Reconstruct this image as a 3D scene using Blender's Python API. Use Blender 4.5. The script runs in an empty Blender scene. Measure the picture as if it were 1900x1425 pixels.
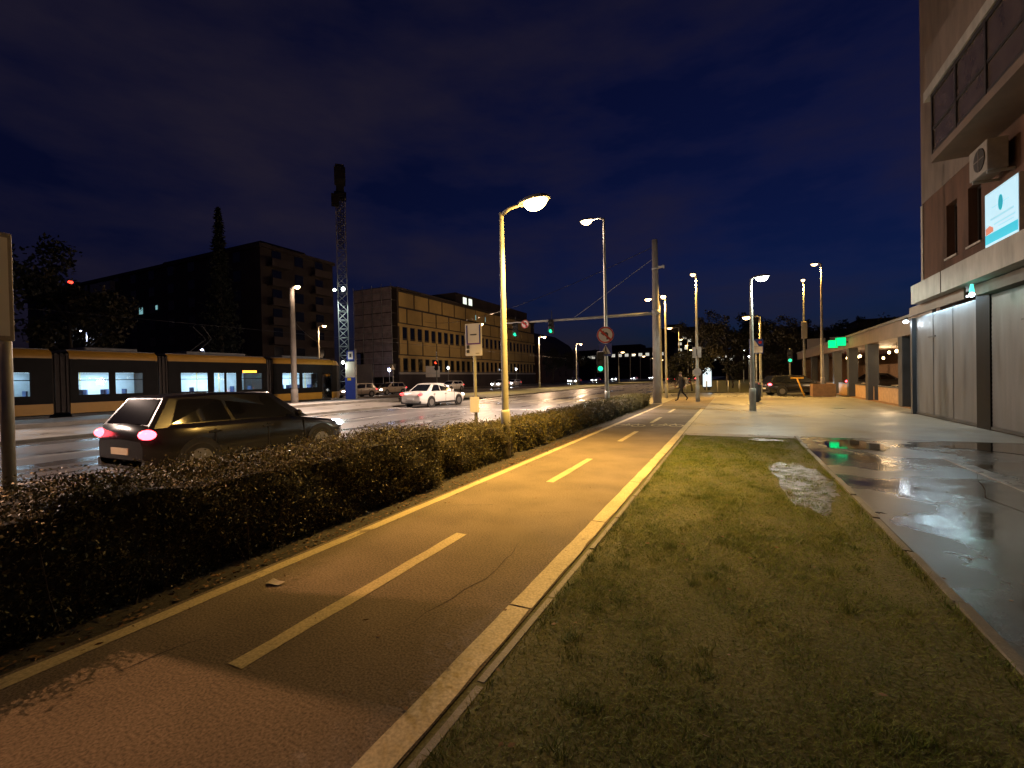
import bpy, bmesh, math, random
import numpy as np
from mathutils import Matrix, Vector

R = math.radians
PI = math.pi
random.seed(7)
rng = np.random.default_rng(7)
scene = bpy.context.scene
C = scene.collection

# tuning of the light
SUN_EL = -2.2
SKY_STRENGTH = 0.15
CLOUD_DARK = (0.45, 0.42, 0.45, 1)
CLEAR_GLOW = (0.004, 0.006, 0.02, 1)
CITY_GLOW = (0.075, 0.058, 0.095, 1)
LAMP_P = dict(near=3900, tall=17000, median=8000, left=1080, near_spill=200, white=850, mid=1800, far=2500, blue=250, park=200)

# ------------------------------------------------------------------ camera
# world: x = to the right of the street, y = along the street, z = up; the eye stands at (0, 0, 1.55)
cam_data = bpy.data.cameras.new('camera')
cam_data.sensor_width = 36.0
cam_data.lens = 36.0 * 850.0 / 1900.0
cam_data.clip_start = 0.05
cam_data.clip_end = 3000.0
cam = bpy.data.objects.new('camera', cam_data)
C.objects.link(cam)
_th, _rho, _pit = R(25.9), R(1.2), math.atan(9.5 / 850.0)
_F0 = Vector((-math.sin(_th), math.cos(_th), 0)); _R0 = Vector((math.cos(_th), math.sin(_th), 0)); _Z = Vector((0, 0, 1))
_F = _F0 * math.cos(_pit) - _Z * math.sin(_pit)
_U0 = _F0 * math.sin(_pit) + _Z * math.cos(_pit)
_Rt = _R0 * math.cos(_rho) - _U0 * math.sin(_rho)
_Up = _R0 * math.sin(_rho) + _U0 * math.cos(_rho)
_m = Matrix((_Rt, _Up, -_F)).transposed().to_4x4()
_m.translation = Vector((0, 0, 1.55))
cam.matrix_world = _m
scene.camera = cam

# ------------------------------------------------------------------ view
scene.view_settings.view_transform = 'Standard'
scene.view_settings.look = 'None'
scene.view_settings.exposure = 0.0
scene.view_settings.gamma = 1.0
scene.view_settings.use_curve_mapping = False
scene.render.engine = 'CYCLES'
scene.cycles.use_denoising = True
scene.cycles.use_adaptive_sampling = True
scene.cycles.adaptive_threshold = 0.025
scene.cycles.max_bounces = 5
scene.cycles.diffuse_bounces = 2
scene.cycles.glossy_bounces = 3
scene.cycles.transparent_max_bounces = 8
scene.cycles.transmission_bounces = 4
scene.cycles.volume_bounces = 0
scene.cycles.sample_clamp_indirect = 4.0
scene.cycles.caustics_reflective = False
scene.cycles.caustics_refractive = False

# ------------------------------------------------------------------ sky: late dusk, sun well under the horizon, thin cloud
world = bpy.data.worlds.new('World')
scene.world = world
world.use_nodes = True
wn = world.node_tree
for n in list(wn.nodes): wn.nodes.remove(n)
def wnode(t, **kw):
    n = wn.nodes.new(t)
    for k, v in kw.items(): setattr(n, k, v)
    return n
w_out = wnode('ShaderNodeOutputWorld'); w_bg = wnode('ShaderNodeBackground')
w_sky = wnode('ShaderNodeTexSky', sky_type='NISHITA', sun_disc=False)
w_sky.sun_elevation = R(SUN_EL); w_sky.sun_rotation = R(20.0); w_sky.air_density = 1.0; w_sky.dust_density = 1.0; w_sky.ozone_density = 6.0
w_tc = wnode('ShaderNodeTexCoord'); w_map = wnode('ShaderNodeMapping'); w_map.inputs['Scale'].default_value = (1.0, 1.0, 3.2)
w_noise = wnode('ShaderNodeTexNoise'); w_noise.inputs['Scale'].default_value = 2.9; w_noise.inputs['Detail'].default_value = 5.0; w_noise.inputs['Roughness'].default_value = 0.55
w_ramp = wnode('ShaderNodeValToRGB'); w_ramp.color_ramp.elements[0].position = 0.42; w_ramp.color_ramp.elements[1].position = 0.72
w_ramp.color_ramp.elements[0].color = (1, 1, 1, 1); w_ramp.color_ramp.elements[1].color = CLOUD_DARK
w_mul = wnode('ShaderNodeMix', data_type='RGBA', blend_type='MULTIPLY'); w_mul.inputs['Factor'].default_value = 1.0
w_glow = wnode('ShaderNodeMix', data_type='RGBA', blend_type='ADD'); w_glow.inputs['Factor'].default_value = 1.0
w_ramp2 = wnode('ShaderNodeValToRGB'); w_ramp2.color_ramp.elements[0].position = 0.36; w_ramp2.color_ramp.elements[1].position = 0.70
w_ramp2.color_ramp.elements[0].color = CLEAR_GLOW; w_ramp2.color_ramp.elements[1].color = CITY_GLOW    # skyglow of the city caught on the cloud
L = wn.links.new
L(w_tc.outputs['Generated'], w_map.inputs['Vector']); L(w_map.outputs['Vector'], w_noise.inputs['Vector'])
L(w_noise.outputs['Fac'], w_ramp.inputs['Fac']); L(w_sky.outputs['Color'], w_mul.inputs['A']); L(w_ramp.outputs['Color'], w_mul.inputs['B'])
L(w_noise.outputs['Fac'], w_ramp2.inputs['Fac']); L(w_ramp2.outputs['Color'], w_glow.inputs['B']); L(w_mul.outputs['Result'], w_glow.inputs['A']); L(w_glow.outputs['Result'], w_bg.inputs['Color']); L(w_bg.outputs['Background'], w_out.inputs['Surface'])
w_bg.inputs['Strength'].default_value = SKY_STRENGTH

# ------------------------------------------------------------------ materials
MATS = {}
def nd(nt, t, **kw):
    n = nt.nodes.new(t)
    for k, v in kw.items(): setattr(n, k, v)
    return n
def pbr(name, col, rough=0.7, var=0.2, scale=6.0, metal=0.0, bump=0.0, bscale=60.0, col2=None, rough2=None, spec=0.5, coords='pos', detail=4.0, fine=0.0, fscale=120.0, stretch=None):
    """Principled material; colour and roughness drift with noise, an optional fine speckle and bump."""
    m = bpy.data.materials.new(name); m.use_nodes = True; nt = m.node_tree; b = nt.nodes['Principled BSDF']; lk = nt.links.new
    if coords == 'pos': src = nd(nt, 'ShaderNodeNewGeometry').outputs['Position']
    else: src = nd(nt, 'ShaderNodeTexCoord').outputs['Object']
    n1 = nd(nt, 'ShaderNodeTexNoise'); n1.inputs['Scale'].default_value = scale; n1.inputs['Detail'].default_value = detail; n1.inputs['Roughness'].default_value = 0.6
    if stretch:
        mpp = nd(nt, 'ShaderNodeMapping'); mpp.inputs['Scale'].default_value = stretch; lk(src, mpp.inputs['Vector']); lk(mpp.outputs['Vector'], n1.inputs['Vector'])
    else: lk(src, n1.inputs['Vector'])
    rp = nd(nt, 'ShaderNodeValToRGB'); rp.color_ramp.elements[0].position = 0.3; rp.color_ramp.elements[1].position = 0.7
    c2 = col2 if col2 else tuple(min(1, c * (1 + var)) for c in col)
    c1 = col if col2 else tuple(c * (1 - var) for c in col)
    rp.color_ramp.elements[0].color = (*c1, 1); rp.color_ramp.elements[1].color = (*c2, 1)
    lk(n1.outputs['Fac'], rp.inputs['Fac']); cout = rp.outputs['Color']
    if fine > 0:
        n2 = nd(nt, 'ShaderNodeTexNoise'); n2.inputs['Scale'].default_value = fscale; n2.inputs['Detail'].default_value = 2.0; lk(src, n2.inputs['Vector'])
        r2 = nd(nt, 'ShaderNodeMapRange'); r2.inputs['From Min'].default_value = 0.3; r2.inputs['From Max'].default_value = 0.7
        r2.inputs['To Min'].default_value = 1 - fine; r2.inputs['To Max'].default_value = 1 + fine; lk(n2.outputs['Fac'], r2.inputs['Value'])
        mx = nd(nt, 'ShaderNodeMix', data_type='RGBA', blend_type='MULTIPLY'); mx.inputs['Factor'].default_value = 1.0
        lk(cout, mx.inputs['A']); lk(r2.outputs['Result'], mx.inputs['B']); cout = mx.outputs['Result']
    lk(cout, b.inputs['Base Color'])
    if rough2 is not None:
        mr = nd(nt, 'ShaderNodeMapRange'); mr.inputs['From Min'].default_value = 0.35; mr.inputs['From Max'].default_value = 0.65
        mr.inputs['To Min'].default_value = rough; mr.inputs['To Max'].default_value = rough2; lk(n1.outputs['Fac'], mr.inputs['Value']); lk(mr.outputs['Result'], b.inputs['Roughness'])
    else: b.inputs['Roughness'].default_value = rough
    b.inputs['Metallic'].default_value = metal; b.inputs['Specular IOR Level'].default_value = spec
    if bump > 0:
        nb = nd(nt, 'ShaderNodeTexNoise'); nb.inputs['Scale'].default_value = bscale; nb.inputs['Detail'].default_value = 3.0; lk(src, nb.inputs['Vector'])
        bp = nd(nt, 'ShaderNodeBump'); bp.inputs['Strength'].default_value = bump; bp.inputs['Distance'].default_value = 0.01
        lk(nb.outputs['Fac'], bp.inputs['Height']); lk(bp.outputs['Normal'], b.inputs['Normal'])
    MATS[name] = m; return m
def emit(name, col, strength):
    m = bpy.data.materials.new(name); m.use_nodes = True; nt = m.node_tree; b = nt.nodes['Principled BSDF']
    b.inputs['Base Color'].default_value = (*[min(.8, c) for c in col], 1); b.inputs['Emission Color'].default_value = (*col, 1); b.inputs['Emission Strength'].default_value = strength
    b.inputs['Roughness'].default_value = 0.3
    MATS[name] = m; return m
def glass(name, col=(0.9, 0.95, 1.0), rough=0.04, clear=0.8):
    m = bpy.data.materials.new(name); m.use_nodes = True; nt = m.node_tree; lk = nt.links.new
    out = nt.nodes['Material Output']; nt.nodes.remove(nt.nodes['Principled BSDF'])
    tr = nd(nt, 'ShaderNodeBsdfTransparent'); tr.inputs['Color'].default_value = (*col, 1)
    gl = nd(nt, 'ShaderNodeBsdfGlossy'); gl.inputs['Roughness'].default_value = rough
    fr = nd(nt, 'ShaderNodeFresnel'); fr.inputs['IOR'].default_value = 1.5
    mx = nd(nt, 'ShaderNodeMixShader'); lk(fr.outputs['Fac'], mx.inputs['Fac']); lk(tr.outputs['BSDF'], mx.inputs[1]); lk(gl.outputs['BSDF'], mx.inputs[2]); lk(mx.outputs['Shader'], out.inputs['Surface'])
    MATS[name] = m; return m

def wet_ground(name, dry, wet, wlo, whi, scale, rough_dry, rough_wet, bump=0.25, speck=0.25, fscale=90.0, streak=(1, 1, 1), film=0.6):
    """Asphalt or paving after rain: a noise mask separates damp stone from standing water."""
    m = bpy.data.materials.new(name); m.use_nodes = True; nt = m.node_tree; b = nt.nodes['Principled BSDF']; lk = nt.links.new
    pos = nd(nt, 'ShaderNodeNewGeometry').outputs['Position']
    mp = nd(nt, 'ShaderNodeMapping'); mp.inputs['Scale'].default_value = streak; lk(pos, mp.inputs['Vector'])
    n1 = nd(nt, 'ShaderNodeTexNoise'); n1.inputs['Scale'].default_value = scale; n1.inputs['Detail'].default_value = 5.0; n1.inputs['Roughness'].default_value = 0.58; lk(mp.outputs['Vector'], n1.inputs['Vector'])
    mask = nd(nt, 'ShaderNodeMapRange', interpolation_type='SMOOTHSTEP'); mask.inputs['From Min'].default_value = wlo; mask.inputs['From Max'].default_value = whi; lk(n1.outputs['Fac'], mask.inputs['Value'])
    n2 = nd(nt, 'ShaderNodeTexNoise'); n2.inputs['Scale'].default_value = fscale; n2.inputs['Detail'].default_value = 3.0; lk(pos, n2.inputs['Vector'])
    r2 = nd(nt, 'ShaderNodeMapRange'); r2.inputs['From Min'].default_value = 0.3; r2.inputs['From Max'].default_value = 0.7; r2.inputs['To Min'].default_value = 1 - speck; r2.inputs['To Max'].default_value = 1 + speck; lk(n2.outputs['Fac'], r2.inputs['Value'])
    n3 = nd(nt, 'ShaderNodeTexNoise'); n3.inputs['Scale'].default_value = 1.3; n3.inputs['Detail'].default_value = 4.0; lk(pos, n3.inputs['Vector'])
    r3 = nd(nt, 'ShaderNodeMapRange'); r3.inputs['From Min'].default_value = 0.3; r3.inputs['From Max'].default_value = 0.7; r3.inputs['To Min'].default_value = 0.8; r3.inputs['To Max'].default_value = 1.15; lk(n3.outputs['Fac'], r3.inputs['Value'])
    mu = nd(nt, 'ShaderNodeMath', operation='MULTIPLY'); lk(r2.outputs['Result'], mu.inputs[0]); lk(r3.outputs['Result'], mu.inputs[1])
    cm = nd(nt, 'ShaderNodeMix', data_type='RGBA'); cm.inputs['A'].default_value = (*dry, 1); cm.inputs['B'].default_value = (*wet, 1); lk(mask.outputs['Result'], cm.inputs['Factor'])
    mx = nd(nt, 'ShaderNodeMix', data_type='RGBA', blend_type='MULTIPLY'); mx.inputs['Factor'].default_value = 1.0; lk(cm.outputs['Result'], mx.inputs['A']); lk(mu.outputs['Value'], mx.inputs['B'])
    lk(mx.outputs['Result'], b.inputs['Base Color'])
    rr = nd(nt, 'ShaderNodeMapRange'); rr.inputs['To Min'].default_value = rough_dry; rr.inputs['To Max'].default_value = rough_wet; lk(mask.outputs['Result'], rr.inputs['Value']); lk(rr.outputs['Result'], b.inputs['Roughness'])
    bs = nd(nt, 'ShaderNodeMapRange'); bs.inputs['To Min'].default_value = bump; bs.inputs['To Max'].default_value = bump * 0.05; lk(mask.outputs['Result'], bs.inputs['Value'])
    bp = nd(nt, 'ShaderNodeBump'); bp.inputs['Distance'].default_value = 0.01; lk(bs.outputs['Result'], bp.inputs['Strength']); lk(n2.outputs['Fac'], bp.inputs['Height']); lk(bp.outputs['Normal'], b.inputs['Normal'])
    b.inputs['Specular IOR Level'].default_value = film
    MATS[name] = m; return m

wet_ground('road_asphalt', (0.150, 0.146, 0.146), (0.105, 0.105, 0.110), 0.45, 0.62, 0.7, 0.42, 0.22, bump=0.22, streak=(1, 0.18, 1))
wet_ground('path_asphalt', (0.195, 0.160, 0.128), (0.155, 0.128, 0.102), 0.45, 0.75, 0.9, 0.85, 0.72, bump=0.5, speck=0.42, fscale=70.0, film=0.12)
wet_ground('pavement_asphalt', (0.078, 0.080, 0.083), (0.046, 0.048, 0.050), 0.42, 0.62, 0.55, 0.32, 0.08, bump=0.12, speck=0.2, film=0.7)
wet_ground('plaza_paving', (0.235, 0.215, 0.185), (0.165, 0.152, 0.132), 0.42, 0.80, 0.6, 0.52, 0.20, bump=0.2, speck=0.18, fscale=60.0, film=0.5)
pbr('earth', (0.035, 0.030, 0.024), 0.9, 0.35, 3.0, bump=0.6, bscale=30, fine=0.4, fscale=50)
pbr('lawn_soil', (0.065, 0.072, 0.018), 0.85, col2=(0.11, 0.105, 0.035), scale=2.5, bump=0.8, bscale=35, fine=0.35, fscale=60)
def worn_paint(name, paint, under, wear):
    wet_ground(name, under, paint, wear, wear + 0.10, 4.5, 0.75, 0.6, bump=0.35, speck=0.25, fscale=60.0, film=0.25, streak=(1, .6, 1))
worn_paint('paint_white', (0.46, 0.45, 0.42), (0.15, 0.145, 0.14), 0.34)
worn_paint('paint_line', (0.52, 0.44, 0.27), (0.20, 0.165, 0.125), 0.28)
pbr('patch_asphalt', (0.105, 0.088, 0.072), 0.85, 0.2, 2.0, bump=0.5, bscale=70, fine=0.35, fscale=70)
pbr('crack', (0.03, 0.026, 0.022), 0.95, 0.2, 5.0)
pbr('concrete', (0.30, 0.28, 0.25), 0.75, 0.22, 1.6, bump=0.3, bscale=45, fine=0.12)
pbr('concrete_pole', (0.34, 0.31, 0.28), 0.8, 0.16, 1.2, bump=0.2, bscale=30, fine=0.1)
pbr('kerb_stone', (0.15, 0.14, 0.12), 0.6, 0.3, 2.2, bump=0.4, bscale=50, fine=0.2)
pbr('galvanised', (0.42, 0.42, 0.40), 0.5, 0.2, 3.0, metal=0.35, bump=0.08, bscale=20)
pbr('painted_steel', (0.34, 0.34, 0.30), 0.55, 0.2, 2.5, bump=0.08, bscale=25)
pbr('dark_steel', (0.035, 0.035, 0.038), 0.5, 0.3, 4.0)
pbr('black_plastic', (0.018, 0.018, 0.02), 0.4, 0.2, 5.0)
pbr('housing_grey', (0.22, 0.22, 0.22), 0.5, 0.15, 5.0, coords='obj')
pbr('sign_back', (0.30, 0.27, 0.25), 0.55, 0.22, 4.0, fine=0.12)
pbr('sign_white', (0.78, 0.76, 0.74), 0.4, 0.05, 4.0)
pbr('sign_blue', (0.03, 0.06, 0.34), 0.4, 0.1, 4.0)
pbr('sign_violet', (0.17, 0.06, 0.33), 0.4, 0.1, 4.0)
pbr('sign_red', (0.55, 0.03, 0.03), 0.4, 0.1, 4.0)
pbr('sign_dark', (0.05, 0.05, 0.05), 0.5, 0.1, 4.0)
pbr('sign_yellow', (0.75, 0.50, 0.03), 0.45, 0.1, 4.0)
pbr('leaf_green', (0.034, 0.044, 0.011), 0.5, col2=(0.135, 0.105, 0.028), scale=13.0, spec=0.4, detail=3)
pbr('leaf_dead', (0.14, 0.075, 0.03), 0.7, 0.45, 30.0)
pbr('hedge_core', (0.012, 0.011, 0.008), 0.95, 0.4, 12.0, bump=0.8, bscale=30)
pbr('twig', (0.05, 0.035, 0.024), 0.85, 0.3, 10.0)
pbr('bark', (0.055, 0.045, 0.036), 0.9, 0.3, 5.0, bump=0.5, bscale=25)
pbr('tree_leaf', (0.034, 0.036, 0.014), 0.6, col2=(0.075, 0.058, 0.024), scale=1.4)
pbr('tree_leaf_dark', (0.010, 0.013, 0.009), 0.8, col2=(0.02, 0.022, 0.014), scale=1.4)
pbr('conifer_leaf', (0.012, 0.018, 0.012), 0.7, col2=(0.024, 0.03, 0.018), scale=1.4)
pbr('grass_blade', (0.075, 0.135, 0.010), 0.6, col2=(0.19, 0.22, 0.028), scale=5.0, detail=6.0, spec=0.4)
pbr('plaster_beige', (0.20, 0.155, 0.13), 0.85, 0.26, 2.2, stretch=(1, 1, .25), bump=0.15, bscale=60)
pbr('plaster_brown', (0.11, 0.055, 0.036), 0.85, 0.32, 2.4, stretch=(1, 1, .22), bump=0.2, bscale=60)
pbr('fascia_cream', (0.40, 0.39, 0.36), 0.6, 0.25, 3.2, stretch=(1, 1, .3), bump=0.05, bscale=20)
pbr('fascia_brown', (0.17, 0.125, 0.10), 0.6, 0.18, 1.4)
pbr('soffit', (0.14, 0.13, 0.12), 0.7, 0.2, 2.0)
pbr('shutter_metal', (0.125, 0.127, 0.135), 0.42, 0.40, 3.6, stretch=(1, 1, .16), metal=0.45, rough2=0.6, bump=0.06, bscale=12)
pbr('frame_dark', (0.03, 0.026, 0.024), 0.5, 0.2, 4.0)
pbr('frame_light', (0.42, 0.38, 0.33), 0.55, 0.15, 4.0)
pbr('pane_brown', (0.10, 0.078, 0.066), 0.25, 0.2, 2.0)
pbr('pane_dark', (0.012, 0.013, 0.016), 0.08, 0.3, 2.0, spec=0.6)
pbr('ac_white', (0.30, 0.275, 0.25), 0.55, 0.12, 6.0)
pbr('yellow_panel', (0.50, 0.34, 0.11), 0.8, 0.14, 0.35, bump=0.1, bscale=10)
pbr('joint_dark', (0.06, 0.045, 0.035), 0.9, 0.25, 0.8)
pbr('scaffold_net', (0.42, 0.34, 0.32), 0.9, 0.28, 0.9)
pbr('dark_facade', (0.042, 0.031, 0.028), 0.9, 0.25, 0.4)
pbr('dark_facade_two', (0.060, 0.045, 0.040), 0.9, 0.25, 0.4)
pbr('tram_yellow', (0.40, 0.205, 0.02), 0.42, 0.08, 2.0, spec=0.5)
pbr('tram_black', (0.009, 0.008, 0.008), 0.5, 0.2, 2.0, spec=0.08)
pbr('tram_grey', (0.12, 0.12, 0.125), 0.5, 0.2, 3.0)
pbr('tram_inside', (0.55, 0.60, 0.63), 0.6, 0.1, 3.0)
pbr('tram_seat', (0.03, 0.06, 0.16), 0.7, 0.2, 5.0)
pbr('bellows', (0.035, 0.026, 0.022), 0.8, 0.25, 5.0)
pbr('car_black', (0.010, 0.010, 0.012), 0.22, 0.2, 3.0, spec=0.6, coords='obj')
pbr('car_white', (0.62, 0.60, 0.57), 0.28, 0.05, 3.0, coords='obj')
pbr('car_grey', (0.10, 0.10, 0.105), 0.3, 0.1, 3.0, metal=0.4, coords='obj')
pbr('car_beige', (0.30, 0.25, 0.20), 0.32, 0.1, 3.0, coords='obj')
pbr('car_glass', (0.008, 0.009, 0.011), 0.05, 0.2, 2.0, spec=0.7)
pbr('tyre', (0.014, 0.014, 0.014), 0.85, 0.2, 20.0)
pbr('rim', (0.30, 0.30, 0.31), 0.35, 0.1, 6.0, metal=0.8)
pbr('plate', (0.70, 0.70, 0.68), 0.4, 0.05, 6.0)
pbr('cloth_dark', (0.022, 0.016, 0.015), 0.9, 0.3, 14.0)
pbr('cloth_trouser', (0.016, 0.014, 0.016), 0.9, 0.3, 14.0)
pbr('cloth_grey', (0.24, 0.21, 0.19), 0.85, 0.2, 14.0)
pbr('skin', (0.34, 0.20, 0.14), 0.6, 0.1, 10.0)
pbr('hair', (0.02, 0.013, 0.01), 0.7, 0.3, 30.0)
pbr('litter_paper', (0.55, 0.52, 0.50), 0.6, 0.15, 20.0)
pbr('track_stone', (0.10, 0.095, 0.09), 0.85, 0.3, 3.0, bump=0.5, bscale=25, fine=0.3, fscale=30)
pbr('rail', (0.20, 0.17, 0.15), 0.35, 0.2, 8.0, metal=0.8)
pbr('amber_post', (0.75, 0.38, 0.03), 0.45, 0.15, 4.0)
pbr('clay', (0.24, 0.13, 0.06), 0.8, 0.2, 5.0)
pbr('wood_warm', (0.42, 0.26, 0.14), 0.6, 0.2, 5.0)
pbr('wood_dark', (0.055, 0.035, 0.024), 0.6, 0.2, 5.0)
pbr('pillar_dark', (0.045, 0.045, 0.048), 0.45, 0.2, 2.0)
pbr('board_cream', (0.50, 0.44, 0.36), 0.6, 0.1, 2.0)
pbr('hill_dark', (0.02, 0.02, 0.018), 0.95, 0.2, 0.1)
pbr('puddle_water', (0.018, 0.017, 0.015), 0.03, 0.3, 3.0, spec=0.9, bump=0.03, bscale=9)
pbr('lawn_puddle', (0.036, 0.031, 0.02), 0.40, 0.3, 3.0, spec=0.9, bump=0.5, bscale=26)
pbr('pale_stone', (0.17, 0.17, 0.17), 0.5, 0.3, 3.0, bump=0.3, bscale=40, rough2=0.25)
pbr('mud', (0.050, 0.046, 0.020), 0.65, 0.4, 6.0, rough2=0.32, bump=1.0, bscale=16, spec=0.5)
glass('clear_glass')
emit('sodium', (1.0, 0.62, 0.24), 26.0)
emit('sodium_far', (1.0, 0.62, 0.30), 7.0)
emit('led_white', (0.88, 1.0, 0.86), 18.0)
emit('led_blue', (0.55, 0.62, 1.0), 26.0)
emit('led_far', (0.90, 0.95, 1.0), 10.0)
emit('signal_green', (0.02, 1.0, 0.46), 1.6)
emit('signal_cyan', (0.03, 0.35, 1.0), 1.5)
emit('signal_red', (1.0, 0.06, 0.02), 5.0)
emit('neon_green', (0.0, 1.0, 0.30), 1.15)
emit('tail_red', (1.0, 0.05, 0.07), 14.0)
emit('tail_red_dim', (1.0, 0.05, 0.05), 4.0)
emit('headlight', (0.86, 0.93, 1.0), 40.0)
emit('headlight_warm', (1.0, 0.86, 0.70), 22.0)
emit('indicator', (1.0, 0.45, 0.05), 4.0)
emit('display_orange', (1.0, 0.36, 0.04), 4.0)
emit('tram_ceiling', (0.62, 0.86, 1.0), 10.0)
emit('window_lit', (0.85, 0.95, 0.78), 1.3)
emit('window_lit_cold', (0.35, 0.75, 0.80), 0.5)
emit('window_far', (0.95, 0.90, 0.75), 0.6)
emit('bulb_warm', (1.0, 0.70, 0.30), 16.0)
emit('strip_white', (0.80, 0.92, 1.0), 9.0)
emit('strip_teal', (0.10, 1.0, 0.70), 1.6)
emit('billboard_face', (0.50, 0.80, 1.0), 0.80)
emit('billboard_teal', (0.02, 0.36, 0.46), 0.80)
emit('billboard_band', (0.03, 0.52, 0.70), 0.80)
emit('billboard_orange', (0.80, 0.28, 0.18), 0.55)
emit('billboard_line', (0.36, 0.62, 0.78), 0.70)
emit('advert_face', (0.70, 0.90, 1.0), 1.1)
emit('red_dot', (1.0, 0.04, 0.02), 6.0)

# ------------------------------------------------------------------ mesh helpers
class MB:
    def __init__(s): s.v = []; s.f = []
    def add(s, vs, fs):
        o = len(s.v); s.v += [tuple(p) for p in vs]; s.f += [tuple(i + o for i in f) for f in fs]; return s
    def box(s, x0, x1, y0, y1, z0, z1, taper=0.0):
        t = taper
        vs = [(x0, y0, z0), (x1, y0, z0), (x1, y1, z0), (x0, y1, z0), (x0 + t, y0 + t, z1), (x1 - t, y0 + t, z1), (x1 - t, y1 - t, z1), (x0 + t, y1 - t, z1)]
        return s.add(vs, [(3, 2, 1, 0), (4, 5, 6, 7), (0, 1, 5, 4), (1, 2, 6, 5), (2, 3, 7, 6), (3, 0, 4, 7)])
    def tube(s, pts, radii, n=10, caps=True, squash=1.0):
        pts = [Vector(p) for p in pts]
        if not hasattr(radii, '__len__'): radii = [radii] * len(pts)
        rings = []; prev = None
        for i, p in enumerate(pts):
            d = (pts[min(i + 1, len(pts) - 1)] - pts[max(i - 1, 0)])
            if d.length < 1e-9: d = Vector((0, 0, 1))
            d.normalize()
            if prev is None: a = d.cross(Vector((0, 1, 0))) if abs(d.y) < 0.9 else d.cross(Vector((1, 0, 0)))
            else: a = prev - d * prev.dot(d)
            a.normalize(); b = d.cross(a); prev = a
            rings.append([p + (a * math.cos(2 * PI * k / n) + b * math.sin(2 * PI * k / n) * squash) * radii[i] for k in range(n)])
        vs = [q for r in rings for q in r]; fs = []
        for i in range(len(pts) - 1):
            for k in range(n):
                fs.append((i * n + k, i * n + (k + 1) % n, (i + 1) * n + (k + 1) % n, (i + 1) * n + k))
        if caps: fs.append(tuple(range(n - 1, -1, -1))); fs.append(tuple((len(pts) - 1) * n + k for k in range(n)))
        return s.add(vs, fs)
    def ell(s, c, r, nu=12, nv=8, z0=-1.0, z1=1.0):
        """ellipsoid, cut between heights z0 and z1 (in units of the radius)"""
        vs = []; fs = []
        a0, a1 = math.asin(z0), math.asin(z1)
        for i in range(nv + 1):
            a = a0 + (a1 - a0) * i / nv
            for k in range(nu):
                t = 2 * PI * k / nu; vs.append((c[0] + r[0] * math.cos(a) * math.cos(t), c[1] + r[1] * math.cos(a) * math.sin(t), c[2] + r[2] * math.sin(a)))
        for i in range(nv):
            for k in range(nu): fs.append((i * nu + k, i * nu + (k + 1) % nu, (i + 1) * nu + (k + 1) % nu, (i + 1) * nu + k))
        fs.append(tuple(range(nu - 1, -1, -1))); fs.append(tuple(nv * nu + k for k in range(nu)))
        return s.add(vs, fs)
    def prism(s, pts, axis, a0, a1):
        """outline pts (2-D) extruded along axis ('x','y','z') from a0 to a1"""
        def P(p, a): return {'x': (a, p[0], p[1]), 'y': (p[0], a, p[1]), 'z': (p[0], p[1], a)}[axis]
        n = len(pts); vs = [P(p, a0) for p in pts] + [P(p, a1) for p in pts]
        fs = [tuple(range(n - 1, -1, -1)), tuple(range(n, 2 * n))] + [(i, (i + 1) % n, n + (i + 1) % n, n + i) for i in range(n)]
        return s.add(vs, fs)
    def disc(s, c, r, axis, a0, a1, n=20):
        return s.prism([(c[0] + r * math.cos(2 * PI * k / n), c[1] + r * math.sin(2 * PI * k / n)) for k in range(n)], axis, a0, a1)
    def quad(s, a, b, c, d): return s.add([a, b, c, d], [(0, 1, 2, 3)])
    def mesh(s, name, smooth=False):
        me = bpy.data.meshes.new(name); me.from_pydata(s.v, [], s.f)
        bm = bmesh.new(); bm.from_mesh(me); bmesh.ops.recalc_face_normals(bm, faces=bm.faces); bm.to_mesh(me); bm.free()
        if smooth:
            me.polygons.foreach_set('use_smooth', [len(p.vertices) <= 4 for p in me.polygons])
        me.update(); return me
    def build(s, name, mat, parent=None, smooth=False, loc=None, bevel=0.0):
        me = s.mesh(name, smooth); me.materials.append(MATS[mat]); o = bpy.data.objects.new(name, me); C.objects.link(o)
        if parent is not None: o.parent = parent
        if loc is not None: o.location = loc
        if bevel > 0:
            md = o.modifiers.new('bevel', 'BEVEL'); md.width = bevel; md.segments = 2; md.limit_method = 'ANGLE'
        return o
def tag(o, label=None, cat=None, group=None, kind=None):
    if label: o['label'] = label
    if cat: o['category'] = cat
    if group: o['group'] = group
    if kind: o['kind'] = kind
    return o
def thing(name, label, cat, loc=(0, 0, 0), rz=0.0, group=None):
    o = bpy.data.objects.new(name, None); C.objects.link(o); o.empty_display_size = 0.2
    o.location = loc; o.rotation_euler = (0, 0, rz); return tag(o, label, cat, group)
def share(name, mesh, parent, loc=(0, 0, 0), rot=(0, 0, 0), scl=(1, 1, 1)):
    o = bpy.data.objects.new(name, mesh); C.objects.link(o); o.parent = parent; o.location = loc; o.rotation_euler = rot; o.scale = scl; return o
def kids(o): return [c for c in bpy.data.objects if c.parent == o]
CH = {}
def copy_tree(root, loc, rz, label, group=None, scl=1.0, cat=None):
    if root.name not in CH: CH[root.name] = [(c, kids(c)) for c in kids(root)]
    r = root.copy(); C.objects.link(r); r.location = loc; r.rotation_euler = (0, 0, rz); r.scale = (scl,) * 3; tag(r, label, cat, group)
    for c, gs in CH[root.name]:
        d = c.copy(); C.objects.link(d); d.parent = r
        for g in gs:
            e = g.copy(); C.objects.link(e); e.parent = d
    return r
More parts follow.
